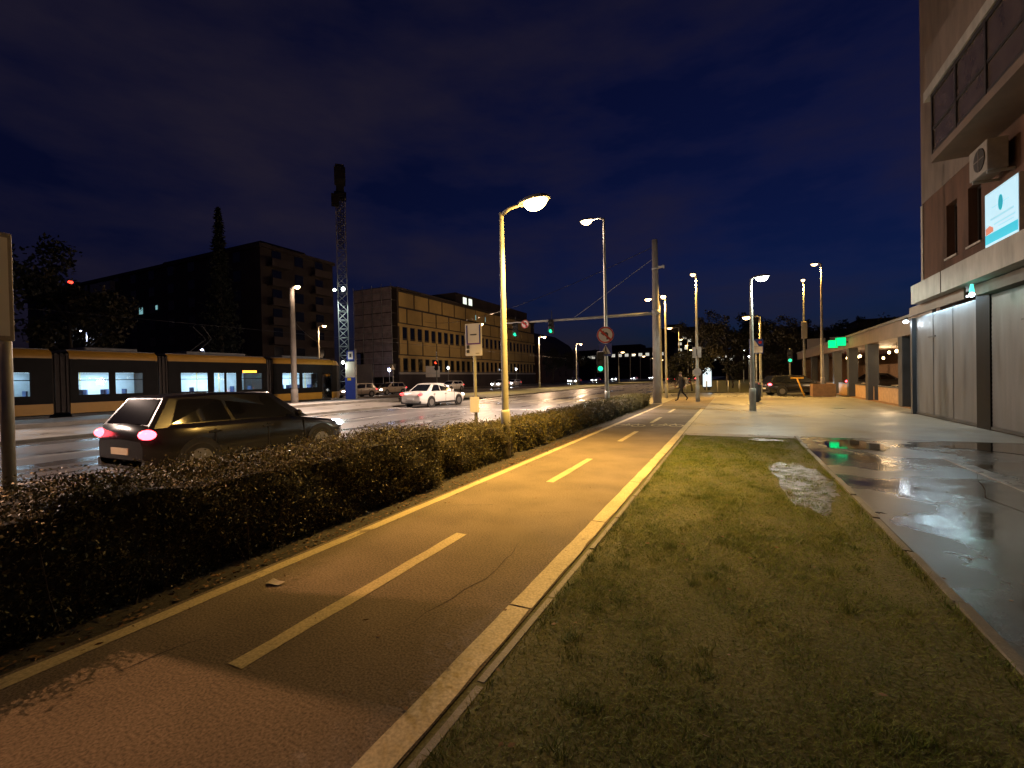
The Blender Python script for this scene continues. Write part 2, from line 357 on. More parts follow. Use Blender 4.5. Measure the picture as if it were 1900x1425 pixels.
def sheet(name, x0, x1, y0, y1, z, mat, kind='structure', parent=None, nx=1, ny=1):
    b = MB()
    vs = [(x0 + (x1 - x0) * i / nx, y0 + (y1 - y0) * j / ny, z) for j in range(ny + 1) for i in range(nx + 1)]
    fs = [(j * (nx + 1) + i, j * (nx + 1) + i + 1, (j + 1) * (nx + 1) + i + 1, (j + 1) * (nx + 1) + i) for j in range(ny) for i in range(nx)]
    o = b.add(vs, fs).build(name, mat, parent)
    if kind and parent is None: o['kind'] = kind
    return o
def fast_mesh(name, verts, nper, mat, smooth=False):
    """verts: (N*nper, 3) array, every nper vertices one face"""
    me = bpy.data.meshes.new(name); nv = len(verts); nf = nv // nper
    me.vertices.add(nv); me.vertices.foreach_set('co', np.asarray(verts, dtype=np.float32).ravel())
    me.loops.add(nv); me.loops.foreach_set('vertex_index', np.arange(nv, dtype=np.int32))
    me.polygons.add(nf); me.polygons.foreach_set('loop_start', np.arange(0, nv, nper, dtype=np.int32)); me.polygons.foreach_set('loop_total', np.full(nf, nper, dtype=np.int32))
    me.update(calc_edges=True); me.validate(); me.materials.append(MATS[mat]); return me
def leaf_quads(pos, length, width, up_bias=0.0, normal=None, spread=1.0):
    """diamond leaves around the given points, pointing every way"""
    n = len(pos); a = rng.normal(size=(n, 3)); a[:, 2] += up_bias
    if normal is not None: a += normal * 0.2
    a /= np.linalg.norm(a, axis=1, keepdims=True)
    b = rng.normal(size=(n, 3)); b -= a * np.sum(a * b, axis=1, keepdims=True); b /= np.linalg.norm(b, axis=1, keepdims=True)
    s = rng.uniform(0.6, 1.25, size=(n, 1)); l = a * length * s; w = b * width * s
    out = np.empty((n, 4, 3)); out[:, 0] = pos; out[:, 1] = pos + l * 0.45 + w * 0.5; out[:, 2] = pos + l; out[:, 3] = pos + l * 0.45 - w * 0.5
    return out.reshape(-1, 3)
# ================================================================== THE SETTING
sheet('ground', -500, 500, -150, 900, -0.14, 'earth')
RZ = -0.06                                              # road level; footway and path lie at 0
sheet('road', -18.9, -6.3, -60, 500, RZ, 'road_asphalt', nx=2, ny=20)
sheet('far_carriageway', -44.0, -35.9, -60, 500, RZ, 'road_asphalt', nx=2, ny=20)
sheet('side_street', -6.25, 90, 34.6, 44.4, RZ + 0.004, 'road_asphalt', nx=8, ny=2)
sheet('track_bed', -35.6, -28.7, -60, 500, -0.05, 'track_stone', nx=1, ny=10)
for x in (-33.0, -31.56, -30.6):
    MB().box(x - 0.04, x + 0.04, -60, 400, -0.046, 0.02).build('rail', 'rail')['kind'] = 'structure'
def kerb(name, x0, x1, y0, y1, z0, z1, mat='kerb_stone'):
    o = MB().box(x0, x1, y0, y1, z0, z1).build(name, mat, bevel=0.015); o['kind'] = 'structure'; return o
kerb('tram_platform', -28.4, -24.6, -12, 29.5, -0.1, 0.19, 'concrete')
kerb('median_kerb', -19.15, -18.95, -60, 26, -0.1, 0.05)
sheet('median_paving', -24.55, -19.15, -60, 26, 0.03, 'plaza_paving', nx=1, ny=8)
sheet('median_verge', -28.0, -19.2, 34, 300, 0.0, 'lawn_soil', nx=1, ny=8)
kerb('median_kerb', -19.15, -18.95, 34, 300, -0.1, 0.05)
kerb('road_kerb', -6.28, -6.12, -60, 26.0, -0.1, 0.04)
kerb('road_kerb', -6.28, -6.12, 45.0, 300, -0.1, 0.04)
sheet('planting_bed', -6.12, -3.56, -8, 26.0, -0.012, 'earth', nx=2, ny=24)
sheet('far_footway', -60, -44.1, -60, 400, 0.02, 'plaza_paving', nx=1, ny=8)
sheet('park_lawn', -6.1, 90, 44.6, 300, 0.0, 'lawn_soil', nx=4, ny=8)
sheet('cycle_path', -3.60, -1.24, -8, 34.4, 0.0, 'path_asphalt', nx=1, ny=12)
sheet('lawn', -1.235, 1.30, -8, 12.62, -0.004, 'lawn_soil', nx=4, ny=30)
sheet('footway', 1.36, 6.4, -8, 13.0, 0.0, 'pavement_asphalt', nx=2, ny=8)
sheet('plaza', -1.235, 40, 13.02, 34.5, 0.002, 'plaza_paving', nx=4, ny=4)
sheet('plaza_edge', -1.235, 1.36, 12.64, 13.02, 0.0, 'concrete')
sheet('junction_footway', -6.1, -3.62, 26.05, 34.5, 0.0, 'plaza_paving')

# edging stones between lawn and footway, and along the path: separate uneven stones, children of the footway
edging = bpy.data.objects.new('lawn_edging', None); C.objects.link(edging); tag(edging, kind='structure')
stone_me = MB().box(-0.038, 0.038, -0.485, 0.485, -0.12, 0.0, taper=0.006).mesh('edging_stone'); stone_me.materials.append(MATS['kerb_stone'])
y = -6.0
while y < 12.6:
    share('edging_stone', stone_me, edging, (1.322 + random.uniform(-0.012, 0.012), y + 0.5, 0.012 + random.uniform(-0.012, 0.014)), (random.uniform(-.012, .012), random.uniform(-.08, .08), random.uniform(-.014, .014)))
    y += 1.0
edge2 = bpy.data.objects.new('path_edging', None); C.objects.link(edge2); tag(edge2, kind='structure')
stone2_me = MB().box(-0.026, 0.026, -0.49, 0.49, -0.12, 0.0, taper=0.005).mesh('edging_stone'); stone2_me.materials.append(MATS['kerb_stone'])
y = -6.0
while y < 12.6:
    share('edging_stone', stone2_me, edge2, (-1.185 + random.uniform(-0.006, 0.006), y + 0.5, 0.003 + random.uniform(-0.006, 0.006)), (0, random.uniform(-.05, .05), random.uniform(-.008, .008)))
    y += 1.0

# painted markings (sheets 4 mm above what they lie on)
def ragged(name, x0, x1, y0, y1, z, mat, step=0.25, jit=0.006):
    n = max(2, int((y1 - y0) / step)); b = MB(); vs = []; fs = []
    for i in range(n + 1):
        yy = y0 + (y1 - y0) * i / n; vs += [(x0 + random.uniform(-jit, jit), yy, z), (x1 + random.uniform(-jit, jit), yy, z)]
    for i in range(n): fs.append((2 * i, 2 * i + 1, 2 * i + 3, 2 * i + 2))
    o = b.add(vs, fs).build(name, mat); o['kind'] = 'structure'; return o
ragged('path_edge_line', -3.55, -3.43, -6, 25.5, 0.004, 'paint_line')
# the right-hand edge line is a row of painted flush slabs with open joints
eline = bpy.data.objects.new('path_edge_line', None); C.objects.link(eline); tag(eline, kind='structure')
y = -5.2
while y < 21.0:
    ln = 1.98; b = MB(); n = 9
    vs = []; 
    for i in range(n + 1):
        yy = y + ln * i / n; vs += [(-1.405 + random.uniform(-.005, .005), yy, 0.005), (-1.248 + random.uniform(-.012, .006), yy, 0.005)]
    b.add(vs, [(2 * i, 2 * i + 1, 2 * i + 3, 2 * i + 2) for i in range(n)]).build('line_slab', 'paint_line', eline); y += 2.0
for y0, y1 in ((-2.9, -0.7), (1.57, 3.90), (6.35, 8.45), (10.95, 13.1), (15.6, 17.8), (20.2, 22.3)):
    ragged('path_centre_dash', -2.55, -2.43, y0, y1, 0.004, 'paint_line')
# repairs and cracks in the path
def crack(pts, w):
    b = MB(); vs = []
    P = []
    for i in range(len(pts) - 1):
        for k in range(8):
            f = k / 8; P.append((pts[i][0] * (1 - f) + pts[i + 1][0] * f + random.uniform(-.018, .018), pts[i][1] * (1 - f) + pts[i + 1][1] * f + random.uniform(-.018, .018)))
    for i, p in enumerate(P):
        ww = w * random.uniform(.3, 1.0) * min(1, i / 4 + .1, (len(P) - i) / 4); vs += [(p[0] - ww, p[1] + ww * .5, .0025), (p[0] + ww, p[1] - ww * .5, .0025)]
    b.add(vs, [(2 * i, 2 * i + 1, 2 * i + 3, 2 * i + 2) for i in range(len(P) - 1)]).build('crack', 'crack')['kind'] = 'structure'
crack([(-3.3, 4.7), (-2.7, 4.95), (-2.2, 4.8), (-1.5, 5.1)], .006); crack([(-3.35, 9.6), (-2.2, 9.75), (-1.45, 9.6)], .008); crack([(-1.9, 2.2), (-1.75, 3.2), (-1.85, 4.0)], .004); crack([(-3.1, 1.0), (-2.9, 1.9)], .004); crack([(2.2, 4.2), (2.9, 5.6), (2.7, 7.4), (3.3, 9.4)], .007); crack([(3.3, 22.0), (3.5, 19.5), (3.8, 17.8)], .02)
sheet('asphalt_patch', -3.40, -1.42, 21.6, 24.6, .0022, 'patch_asphalt')
# bicycle symbols further along
def bicycle_mark(x, y, s):
    b = MB()
    def ring(cx, cy, r):
        n = 18
        for k in range(n):
            a0, a1 = 2 * PI * k / n, 2 * PI * (k + 1) / n
            b.quad((cx + r * math.cos(a0), cy + r * math.sin(a0) * 1.6, .004), (cx + (r + .05) * math.cos(a0), cy + (r + .05) * math.sin(a0) * 1.6, .004), (cx + (r + .05) * math.cos(a1), cy + (r + .05) * math.sin(a1) * 1.6, .004), (cx + r * math.cos(a1), cy + r * math.sin(a1) * 1.6, .004))
    def bar(p, q, w=.025):
        d = Vector((q[0] - p[0], q[1] - p[1], 0)); nrm = Vector((-d.y, d.x, 0)).normalized() * w
        b.quad((p[0] + nrm.x, p[1] + nrm.y, .0045), (q[0] + nrm.x, q[1] + nrm.y, .0045), (q[0] - nrm.x, q[1] - nrm.y, .0045), (p[0] - nrm.x, p[1] - nrm.y, .0045))
    ring(x - .27 * s, y, .17 * s); ring(x + .27 * s, y, .17 * s)
    bar((x - .27 * s, y), (x - .1 * s, y + .45 * s)); bar((x - .1 * s, y + .45 * s), (x + .2 * s, y + .45 * s)); bar((x + .27 * s, y), (x + .17 * s, y + .6 * s)); bar((x, y), (x + .2 * s, y + .45 * s)); bar((x, y), (x - .12 * s, y + .55 * s)); bar((x - .27 * s, y), (x, y))
    b.build('bicycle_marking', 'paint_line')['kind'] = 'structure'
bicycle_mark(-3.0, 14.6, 1.0); bicycle_mark(-1.9, 14.9, 1.0)
# road markings
for y0, y1 in ((-20, -8), (-4, 24.0)): ragged('lane_line', -14.86, -14.72, y0, y1, RZ + 0.004, 'paint_white', 0.8)
for k in range(-3, 3): ragged('lane_dash', -10.96, -10.82, 0.6 + k * 6.2 + 2.0, 0.6 + k * 6.2 + 5.4, RZ + 0.004, 'paint_white', 0.6)
ragged('lane_line', -10.96, -10.82, 13.8, 21.3, RZ + 0.004, 'paint_white', 0.8)
ragged('lane_line', -6.75, -6.62, -30, 24.0, RZ + 0.004, 'paint_white', 0.8)
sb = MB()
for i in range(16): sb.quad((-18.7 + i * .75, 21.3, RZ + .008), (-17.95 + i * .75 + 0.001, 21.3, RZ + .008), (-17.95 + i * .75, 21.75, RZ + .008), (-18.7 + i * .75, 21.75, RZ + .008))
sb.build('stop_line', 'paint_white')['kind'] = 'structure'
zebra_me = MB().quad((-0.25, -2.2, 0), (0.25, -2.2, 0), (0.25, 2.2, 0), (-0.25, 2.2, 0)).mesh('zebra_stripe'); zebra_me.materials.append(MATS['paint_white'])
zebra = bpy.data.objects.new('zebra_crossing', None); C.objects.link(zebra); tag(zebra, kind='structure')
for k in range(12): share('zebra_stripe', zebra_me, zebra, (-7.2 - k * 1.0, 29.6, RZ + 0.005))
zebra2 = bpy.data.objects.new('zebra_crossing', None); C.objects.link(zebra2); tag(zebra2, kind='structure')
for k in range(9): share('zebra_stripe', zebra_me, zebra2, (0.6, 35.4 + k * 1.0, RZ + 0.009), (0, 0, PI / 2))
for k in range(3): ragged('lane_dash', -10.96, -10.82, 50 + k * 14, 56 + k * 14, RZ + 0.004, 'paint_white', 0.8)
for k in range(3): ragged('lane_dash', -14.86, -14.72, 50 + k * 14, 56 + k * 14, RZ + 0.004, 'paint_white', 0.8)

# puddles: thin irregular sheets of standing water and the churned mud round them
def blob(name, cx, cy, rx, ry, z, mat, ph, n=44, rough=0.25):
    vs = [(cx, cy, z)]
    for k in range(n):
        a = 2 * PI * k / n; r = 1 + rough * (math.sin(3 * a + ph) * .5 + math.sin(5 * a + 2.1 * ph) * .35 + math.sin(9 * a + ph * 3.3) * .25)
        vs.append((cx + rx * r * math.cos(a), cy + ry * r * math.sin(a), z))
    o = MB().add(vs, [(0, 1 + k, 1 + (k + 1) % n) for k in range(n)]).build(name, mat); o['kind'] = 'structure'; return o
PUD = [(0.62, 12.2, 0.34, 0.22), (1.03, 7.95, .10, .13), (.86, 7.45, .09, .06), (1.07, 7.05, .07, .13)]
blob('muddy_ground', 0.84, 7.7, 0.34, 1.6, 0.000, 'mud', 0.7)
blob('puddle', 0.62, 12.2, 0.34, 0.20, 0.003, 'lawn_puddle', 2.2, rough=.5)
for (cx, cy, rx, ry, ph) in ((1.03, 7.95, .13, .16, 1.0), (.86, 7.45, .12, .09, 2.3), (1.07, 7.05, .10, .17, 4.4), (.80, 8.3, .10, .07, 5.2), (1.05, 8.6, .09, .14, 6.1), (.95, 6.6, .07, .08, .4)):
    blob('puddle', cx, cy, rx, ry, 0.004, 'lawn_puddle', ph, rough=.9)
kerb('pale_strip', 3.24, 3.44, 3.0, 10.7, -.05, .012, 'pale_stone')  # pale strip lengthwise in the footway, slightly raised
blob('puddle', 2.25, 11.85, 0.55, 0.75, 0.005, 'puddle_water', 3.3)
blob('puddle', 4.9, 12.1, 0.95, 0.8, 0.005, 'puddle_water', 5.1)

# ------------------------------------------------------------------ grass on the lawn (stuff)
def grass(name, x0, x1, y0, y1, n, h, w):
    p = np.empty((n, 3)); p[:, 0] = rng.uniform(x0, x1, n); p[:, 1] = y0 + (y1 - y0) * rng.uniform(0, 1, n) ** 1.0; p[:, 2] = -0.006
    keep = np.ones(n, bool)
    for cx, cy, rx, ry in PUD: keep &= (((p[:, 0] - cx) / rx) ** 2 + ((p[:, 1] - cy) / ry) ** 2 > 1.0) | (rng.uniform(size=n) < 0.3)
    mud = ((p[:, 0] - .84) / .36) ** 2 + ((p[:, 1] - 7.7) / 1.7) ** 2 < 1; keep &= (~mud) | (rng.uniform(size=n) < 0.5)
    thin = 0.5 + 0.5 * np.sin(p[:, 0] * 4.1 + 1.3 * np.sin(p[:, 1] * 1.7)) * np.sin(p[:, 1] * 2.9 + 2 * np.sin(p[:, 0] * 2.2))
    keep &= rng.uniform(size=n) < 0.45 + 0.55 * thin
    worn = (p[:, 0] > 0.95) & (rng.uniform(size=n) < 0.55); keep &= ~worn
    p = p[keep]; n = len(p); a = rng.uniform(0, 2 * PI, n); hh = h * rng.uniform(0.5, 1.3, n) * (0.7 + 0.5 * thin[keep]); lean = rng.normal(0, 1.1, (n, 2)) * hh[:, None]
    d = np.stack([np.cos(a), np.sin(a), np.zeros(n)], 1) * w * 0.5
    out = np.empty((n, 3, 3)); out[:, 0] = p - d; out[:, 1] = p + d; out[:, 2] = p; out[:, 2, 0] += lean[:, 0]; out[:, 2, 1] += lean[:, 1]; out[:, 2, 2] += hh
    return out.reshape(-1, 3)
gv = np.concatenate([grass('g', -1.12, 1.24, 0.3, 4.0, 130000, 0.022, 0.0034), grass('g', -1.12, 1.24, 4.0, 7.5, 90000, 0.022, 0.0045), grass('g', -1.12, 1.24, 7.5, 12.6, 70000, 0.022, 0.007), grass('g', -1.12, 1.24, -4, 0.3, 25000, 0.022, 0.006)])
def tufts(xs, ys, h, w):
    n = len(xs); a = rng.uniform(0, 2 * PI, n); hh = h * rng.uniform(.5, 1.4, n); lean = rng.normal(0, .6, (n, 2)) * hh[:, None]; d = np.stack([np.cos(a), np.sin(a), np.zeros(n)], 1) * w * .5
    p = np.stack([xs, ys, np.full(n, -.006)], 1); o = np.empty((n, 3, 3)); o[:, 0] = p - d; o[:, 1] = p + d; o[:, 2] = p; o[:, 2, 0] += lean[:, 0]; o[:, 2, 1] += lean[:, 1]; o[:, 2, 2] += hh; return o.reshape(-1, 3)
ne = 9000; ey = rng.uniform(.6, 12.6, ne); wav = .5 + .5 * np.sin(ey * 5.3 + 2 * np.sin(ey * 1.7)); k = rng.uniform(size=ne) < .25 + .75 * wav; ey = ey[k]
gv = np.concatenate([gv, tufts(np.where(rng.uniform(size=len(ey)) < .5, -1.15 + np.abs(rng.normal(0, .03, len(ey))), 1.275 - np.abs(rng.normal(0, .04, len(ey)))), ey, .045, .005)])
tc = rng.uniform(size=(150, 2)) * np.array([2.3, 11.5]) + np.array([-1.1, .8]); ti = rng.integers(0, 150, 7500)
gv = np.concatenate([gv, tufts(tc[ti, 0] + rng.normal(0, .035, 7500), tc[ti, 1] + rng.normal(0, .035, 7500), .05, .004)])
go = bpy.data.objects.new('grass', fast_mesh('grass', gv, 3, 'grass_blade')); C.objects.link(go)
tag(go, 'short damp grass on the strip beside the cycle path', 'grass', kind='stuff')

# ------------------------------------------------------------------ hedges
def hedge(label, x0, x1, y0, y1, h, dens, leaf, seed):
    t = thing('clipped_hedge', label, 'hedge', ((x0 + x1) / 2, (y0 + y1) / 2, -0.012), 0, 'clipped hedge along the cycle path')
    w, l = x1 - x0, y1 - y0; ny = max(4, int(l / 0.12)); ring = 14
    r2 = np.random.default_rng(seed)
    def bulge(u, yy): return 0.022 * math.sin(yy * 3.1 + u * 5 + seed) + 0.022 * math.sin(yy * 7.3 + u * 9 + 2 * seed) + 0.025 * math.sin(yy * 1.13 + seed * 3)
    def prof(q, yy, ins):
        # q 0..1 round the section: up the path side, over the top, down the road side
        hh = h * (1 + 0.02 * math.sin(yy * 1.9 + seed) + 0.02 * math.sin(yy * 5.1)) - ins; ww = w / 2 - ins
        endf = min(1.0, max(0.0, (l / 2 - abs(yy)) / 0.25)); endf = math.sqrt(max(0.0, 1 - (1 - endf) ** 2)); ww *= 0.55 + 0.45 * endf; hh *= 0.8 + 0.2 * endf
        per = 2 * hh + 2 * ww; s = q * per; b = bulge(q * 3, yy)
        if s < hh:
            z = s; k = 0.90 + 0.1 * math.sin(min(1, z / hh) * PI * 0.6); x = (ww + b) * k
        elif s < hh + 2 * ww: x = (ww + b) - (s - hh) * (1 + b / ww); z = hh + b * 0.6
        else: z = per - s; x = -(ww + b) * 0.95
        rc = 0.12
        if z > hh - rc and abs(x) > ww - rc: x *= 0.94; z -= 0.02
        return x, z
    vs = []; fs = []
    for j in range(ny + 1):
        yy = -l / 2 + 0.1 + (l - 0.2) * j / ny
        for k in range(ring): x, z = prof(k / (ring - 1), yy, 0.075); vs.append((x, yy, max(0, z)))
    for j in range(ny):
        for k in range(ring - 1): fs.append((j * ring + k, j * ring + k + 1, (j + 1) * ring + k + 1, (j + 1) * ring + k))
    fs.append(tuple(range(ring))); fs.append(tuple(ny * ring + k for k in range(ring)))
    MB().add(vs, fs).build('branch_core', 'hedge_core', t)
    area = l * (2 * h + w); n = int(area * dens); P = np.empty((n, 3)); Nn = np.zeros((n, 3))
    for i in range(n):
        while True:
            q = r2.uniform(0, 0.84); yy = r2.uniform(-l / 2, l / 2)
            dn = .5 + .5 * math.sin(yy * 2.3 + q * 9 + seed) * math.sin(yy * 5.7 - q * 14 + 2 * seed)
            if r2.uniform() < .42 + .58 * dn: break
        x, z = prof(q, yy, r2.uniform(-0.005, 0.085) if r2.uniform() > .07 else r2.uniform(-.075, -.01)); P[i] = (x, yy, max(0.01, z))
        Nn[i] = (1, 0, 0.3) if q < .35 else (0, 0, 1)
    ne = int(dens * h * w * 2)
    E_ = np.empty((ne, 3)); E_[:, 0] = r2.uniform(-w / 2 * .8, w / 2 * .8, ne); E_[:, 2] = r2.uniform(0, h * .9, ne); E_[:, 1] = np.where(r2.uniform(size=ne) < .5, -1, 1) * (l / 2 - 0.1 + r2.uniform(-.06, .1, ne))
    P = np.concatenate([P, E_]); Nn = np.concatenate([Nn, np.zeros((ne, 3))])
    me = fast_mesh('leaves', leaf_quads(P, leaf, leaf * 0.55, 0.25, Nn), 4, 'leaf_green')
    o = bpy.data.objects.new('leaves', me); C.objects.link(o); o.parent = t; o['kind'] = 'stuff'
    tw = MB(); nt_ = int(l * 9)
    for i in range(nt_):
        yy = r2.uniform(-l / 2, l / 2); x = w / 2 * r2.uniform(0.5, 0.95); a = r2.normal(0, .25); b_ = r2.normal(0, .12)
        tw.tube([(x, yy, 0), (x + b_ * .3, yy + a * .3, h * .3), (x + b_ * .6, yy + a * .7, h * r2.uniform(.5, 1.09))], [.007, .005, .002], 4, False)
    tw.build('stems', 'twig', t)['kind'] = 'stuff'
    return t
hedge('long dark clipped hedge nearest the viewer, left of the path', -5.0, -3.86, -3.0, 5.75, 0.84, 3300, 0.027, 1)
hedge('short hedge clump beside the foot of the near lamp post', -5.0, -3.98, 5.85, 8.45, 0.70, 2600, 0.030, 2)
hedge('farther hedge running up to the concrete signal mast', -5.0, -4.0, 8.75, 25.2, 0.63, 1300, 0.042, 3)

# fallen leaves along the hedge foot
n = 1500; lp = np.empty((n, 3)); lp[:, 0] = -3.6 - np.abs(rng.normal(0, 0.16, n)); lp[:, 1] = rng.uniform(0, 14, n); lp[:, 2] = rng.uniform(-0.005, 0.012, n)
k = rng.uniform(size=n) < 0.05; lp[k, 0] = rng.uniform(-3.56, -3.2, k.sum()); lp[k, 2] = 0.006
q = leaf_quads(lp, 0.045, 0.03); q[:, 2] = np.clip(np.repeat(lp[:, 2], 4) + (q[:, 2] - np.repeat(lp[:, 2], 4)) * 0.35, -0.01, 0.05)
n2 = 260; l2 = np.empty((n2, 3)); l2[:, 0] = np.where(rng.uniform(size=n2) < .6, rng.uniform(-1.2, 1.3, n2), rng.uniform(-3.4, 3.0, n2)); l2[:, 1] = rng.uniform(.8, 13, n2); l2[:, 2] = np.where((l2[:, 0] > -1.2) & (l2[:, 0] < 1.3), .022, .007)
q2 = leaf_quads(l2, .042, .028); q2[:, 2] = np.repeat(l2[:, 2], 4) + (q2[:, 2] - np.repeat(l2[:, 2], 4)) * .25; q2[:, 2] = np.maximum(q2[:, 2], .004); q = np.concatenate([q, q2])
o = bpy.data.objects.new('fallen_leaves', fast_mesh('fallen_leaves', q, 4, 'leaf_dead')); C.objects.link(o); tag(o, 'brown fallen leaves strewn at the hedge foot and over the lawn', 'leaves', kind='stuff')
lt = MB(); lt.add([(-.07, -.03, .004), (0, -.045, .02), (.06, -.02, .006), (.075, .03, .018), (.0, .04, .006), (-.06, .03, .022), (0, 0, .03)], [(0, 1, 6), (1, 2, 6), (2, 3, 6), (3, 4, 6), (4, 5, 6), (5, 0, 6)])
tag(lt.build('paper_scrap', 'litter_paper', None, loc=(-3.22, 2.36, 0.003)), 'crumpled scrap of white paper lying on the cycle path', 'litter')

# ================================================================== BUILDINGS
def wall_grid(mb, a0, a1, z0, z1, holes, t0, t1, axis):
    """wall in the plane normal to axis ('x': spans y,z between x=t0,t1), with rectangular holes (a0,a1,z0,z1)"""
    A = sorted({a0, a1, *[h[0] for h in holes], *[h[1] for h in holes]}); Zs = sorted({z0, z1, *[h[2] for h in holes], *[h[3] for h in holes]})
    A = [a for a in A if a0 <= a <= a1]; Zs = [z for z in Zs if z0 <= z <= z1]
    for j in range(len(Zs) - 1):
        run = None
        for i in range(len(A)):
            solid = i < len(A) - 1 and not any(h[0] <= (A[i] + A[i + 1]) / 2 <= h[1] and h[2] <= (Zs[j] + Zs[j + 1]) / 2 <= h[3] for h in holes)
            if solid and run is None: run = A[i]
            if not solid and run is not None:
                if axis == 'x': mb.box(t0, t1, run, A[i], Zs[j], Zs[j + 1])
                else: mb.box(run, A[i], t0, t1, Zs[j], Zs[j + 1])
                run = None
    return mb

# ---- apartment block with shops on the right
ap = thing('apartment_block', 'brown and beige apartment block with canopy and closed shutters at the right edge', 'building', (0, 0, 0))
WU = 5.9
low_holes = [(17.75, 18.5, 4.95, 6.55), (16.3, 17.05, 4.95, 6.55), (10.6, 11.4, 4.95, 6.55), (8.6, 9.4, 4.95, 6.55)]
hi_holes = [(9.0, 16.2, 7.5, 9.1), (9.0, 17.0, 10.7, 13.0), (17.8, 19.2, 13.4, 14.8)]
wall_grid(MB(), -4, 20.5, 4.05, 7.25, low_holes, WU, WU + 0.35, 'x').build('lower_wall', 'plaster_brown', ap)
wall_grid(MB(), -4, 20.5, 7.25, 17.5, hi_holes, WU - 0.015, WU + 0.35, 'x').build('upper_wall', 'plaster_beige', ap)
MB().box(WU + .35, 17, 20.15, 20.5, 0, 17.5).box(WU + .35, 17, -4, -3.65, 0, 17.5).box(WU + .36, 17, -3.6, 20.1, 17.2, 17.5).build('side_wall', 'plaster_brown', ap)
MB().box(WU - 0.03, WU + 0.0, 20.36, 20.53, 4.3, 7.2).build('corner_pipe', 'frame_light', ap)
for (a0, a1, z0, z1) in low_holes:
    w = MB().box(WU + .26, WU + .29, a0, a1, z0, z1).build('window', 'pane_dark', ap)
    MB().box(WU + .19, WU + .25, a0 - .001, a0 + .07, z0, z1).box(WU + .19, WU + .25, a1 - .07, a1, z0, z1).box(WU + .19, WU + .25, a0 + .07, a1 - .07, z1 - .07, z1).box(WU + .19, WU + .25, a0 + .07, a1 - .07, z0, z0 + .07).build('frame', 'frame_dark', w)
    MB().box(WU - .05, WU + .2, a0 - .05, a1 + .05, z0 - .06, z0 - .002).build('sill', 'frame_light', w)
    MB().box(WU + .02, WU + .185, a0 + .004, a0 + .03, z0 + .01, z1 - .01).build('reveal_lit_tone', 'frame_light', w)  # light falling on this one jamb, painted as a pale strip
for (a0, a1, z0, z1) in hi_holes:
    w = MB().box(WU + .26, WU + .29, a0, a1, z0, z1).build('window', 'pane_dark', ap)
# enclosed balcony: slab, posts, rails, panes
def balcony(z, y0, y1, top):
    b = MB().box(4.95, WU - .02, y0, y1, z, z + .2).build('balcony_slab', 'fascia_brown', ap)
    MB().box(4.97, 5.03, y0 + .02, y1 - .02, z + .22, z + .30).box(4.97, 5.03, y0 + .02, y1 - .02, z + .85, z + .93).box(4.96, 5.04, y0 + .02, y1 - .02, top - .1, top).build('rail', 'frame_dark', b)
    n = int((y1 - y0) / 1.35)
    for i in range(n + 1):
        yy = y0 + .05 + (y1 - y0 - .1) * i / n; MB().box(4.955, 5.045, yy - .04, yy + .04, z + .2, top).build('post', 'frame_dark', b)
        if i < n:
            ye = y0 + .05 + (y1 - y0 - .1) * (i + 1) / n; MB().box(4.99, 5.01, yy + .045, ye - .045, z + .31, z + .845).build('panel', 'pane_brown', b)
            MB().box(4.985, 5.005, yy + .045, ye - .045, z + .94, top - .11).build('pane', 'pane_brown' if i > n - 4 else 'pane_dark', b)
    MB().box(5.05, WU - .02, y1 - .05, y1 - .02, z + .3, z + 1.9).build('end_panel', 'pane_brown', b)
    return b
balcony(7.25, 7.5, 16.5, 9.1)
MB().box(4.95, WU - .02, 7.5, 17.0, 9.15, 9.42).build('balcony_slab', 'fascia_cream', ap)
MB().box(5.0, 5.08, 7.5, 17.0, 9.425, 10.5).box(5.09, WU - .02, 16.93, 17.0, 9.425, 10.5).build('parapet', 'plaster_beige', ap)
MB().box(4.9, WU - .02, 6.0, 17.2, 12.4, 12.65).build('balcony_slab', 'fascia_brown', ap)
MB().box(4.95, 5.03, 6.0, 17.2, 12.655, 13.7).build('parapet', 'plaster_brown', ap)
# shop front: canopy, soffit, shutters
cb = MB(); cb.prism([(5.28, 19.4), (5.9, 19.4), (5.9, -4), (5.05, -4)], 'z', 3.72, 4.32); cb.build('canopy_fascia', 'fascia_cream', ap)
for yy in (16.9, 13.2, 9.5): MB().box(5.245, 5.275, yy - .012, yy + .012, 3.72, 4.32).build('fascia_joint', 'joint_dark', ap)
MB().box(5.5, 5.55, 16.2, 20.4, 3.42, 3.715).build('lower_fascia', 'fascia_brown', ap)
MB().box(5.55, 5.895, -4, 15.75, 3.42, 3.7).build('lintel', 'soffit', ap)
def shutter(y0, y1, mat):
    s = MB(); n = 30; zs = [0.10 + (3.40 - 0.10) * k / n for k in range(n + 1)]
    vs = []; fs = []
    for k in range(n):
        vs += [(5.80, y0, zs[k]), (5.80, y1, zs[k]), (5.793, y0, (zs[k] + zs[k + 1]) / 2), (5.793, y1, (zs[k] + zs[k + 1]) / 2)]
    vs += [(5.80, y0, zs[-1]), (5.80, y1, zs[-1])]
    for k in range(2 * n): fs.append((2 * k, 2 * k + 1, 2 * k + 3, 2 * k + 2))
    o = s.add(vs, fs).build('roller_shutter', mat, ap, smooth=True)
    MB().box(5.77, 5.83, y0, y1, 0.03, 0.098).build('bottom_bar', 'dark_steel', o)
    for yy in (y0 + (y1 - y0) * .33, y0 + (y1 - y0) * .66): MB().box(5.784, 5.792, yy - .012, yy + .012, .1, 3.4).build('guide', 'shutter_metal', o)
    MB().box(5.77, 5.785, (y0 + y1) / 2 + .5, (y0 + y1) / 2 + 1.1, 2.62, 2.66).build('slot', 'dark_steel', o)
    return o
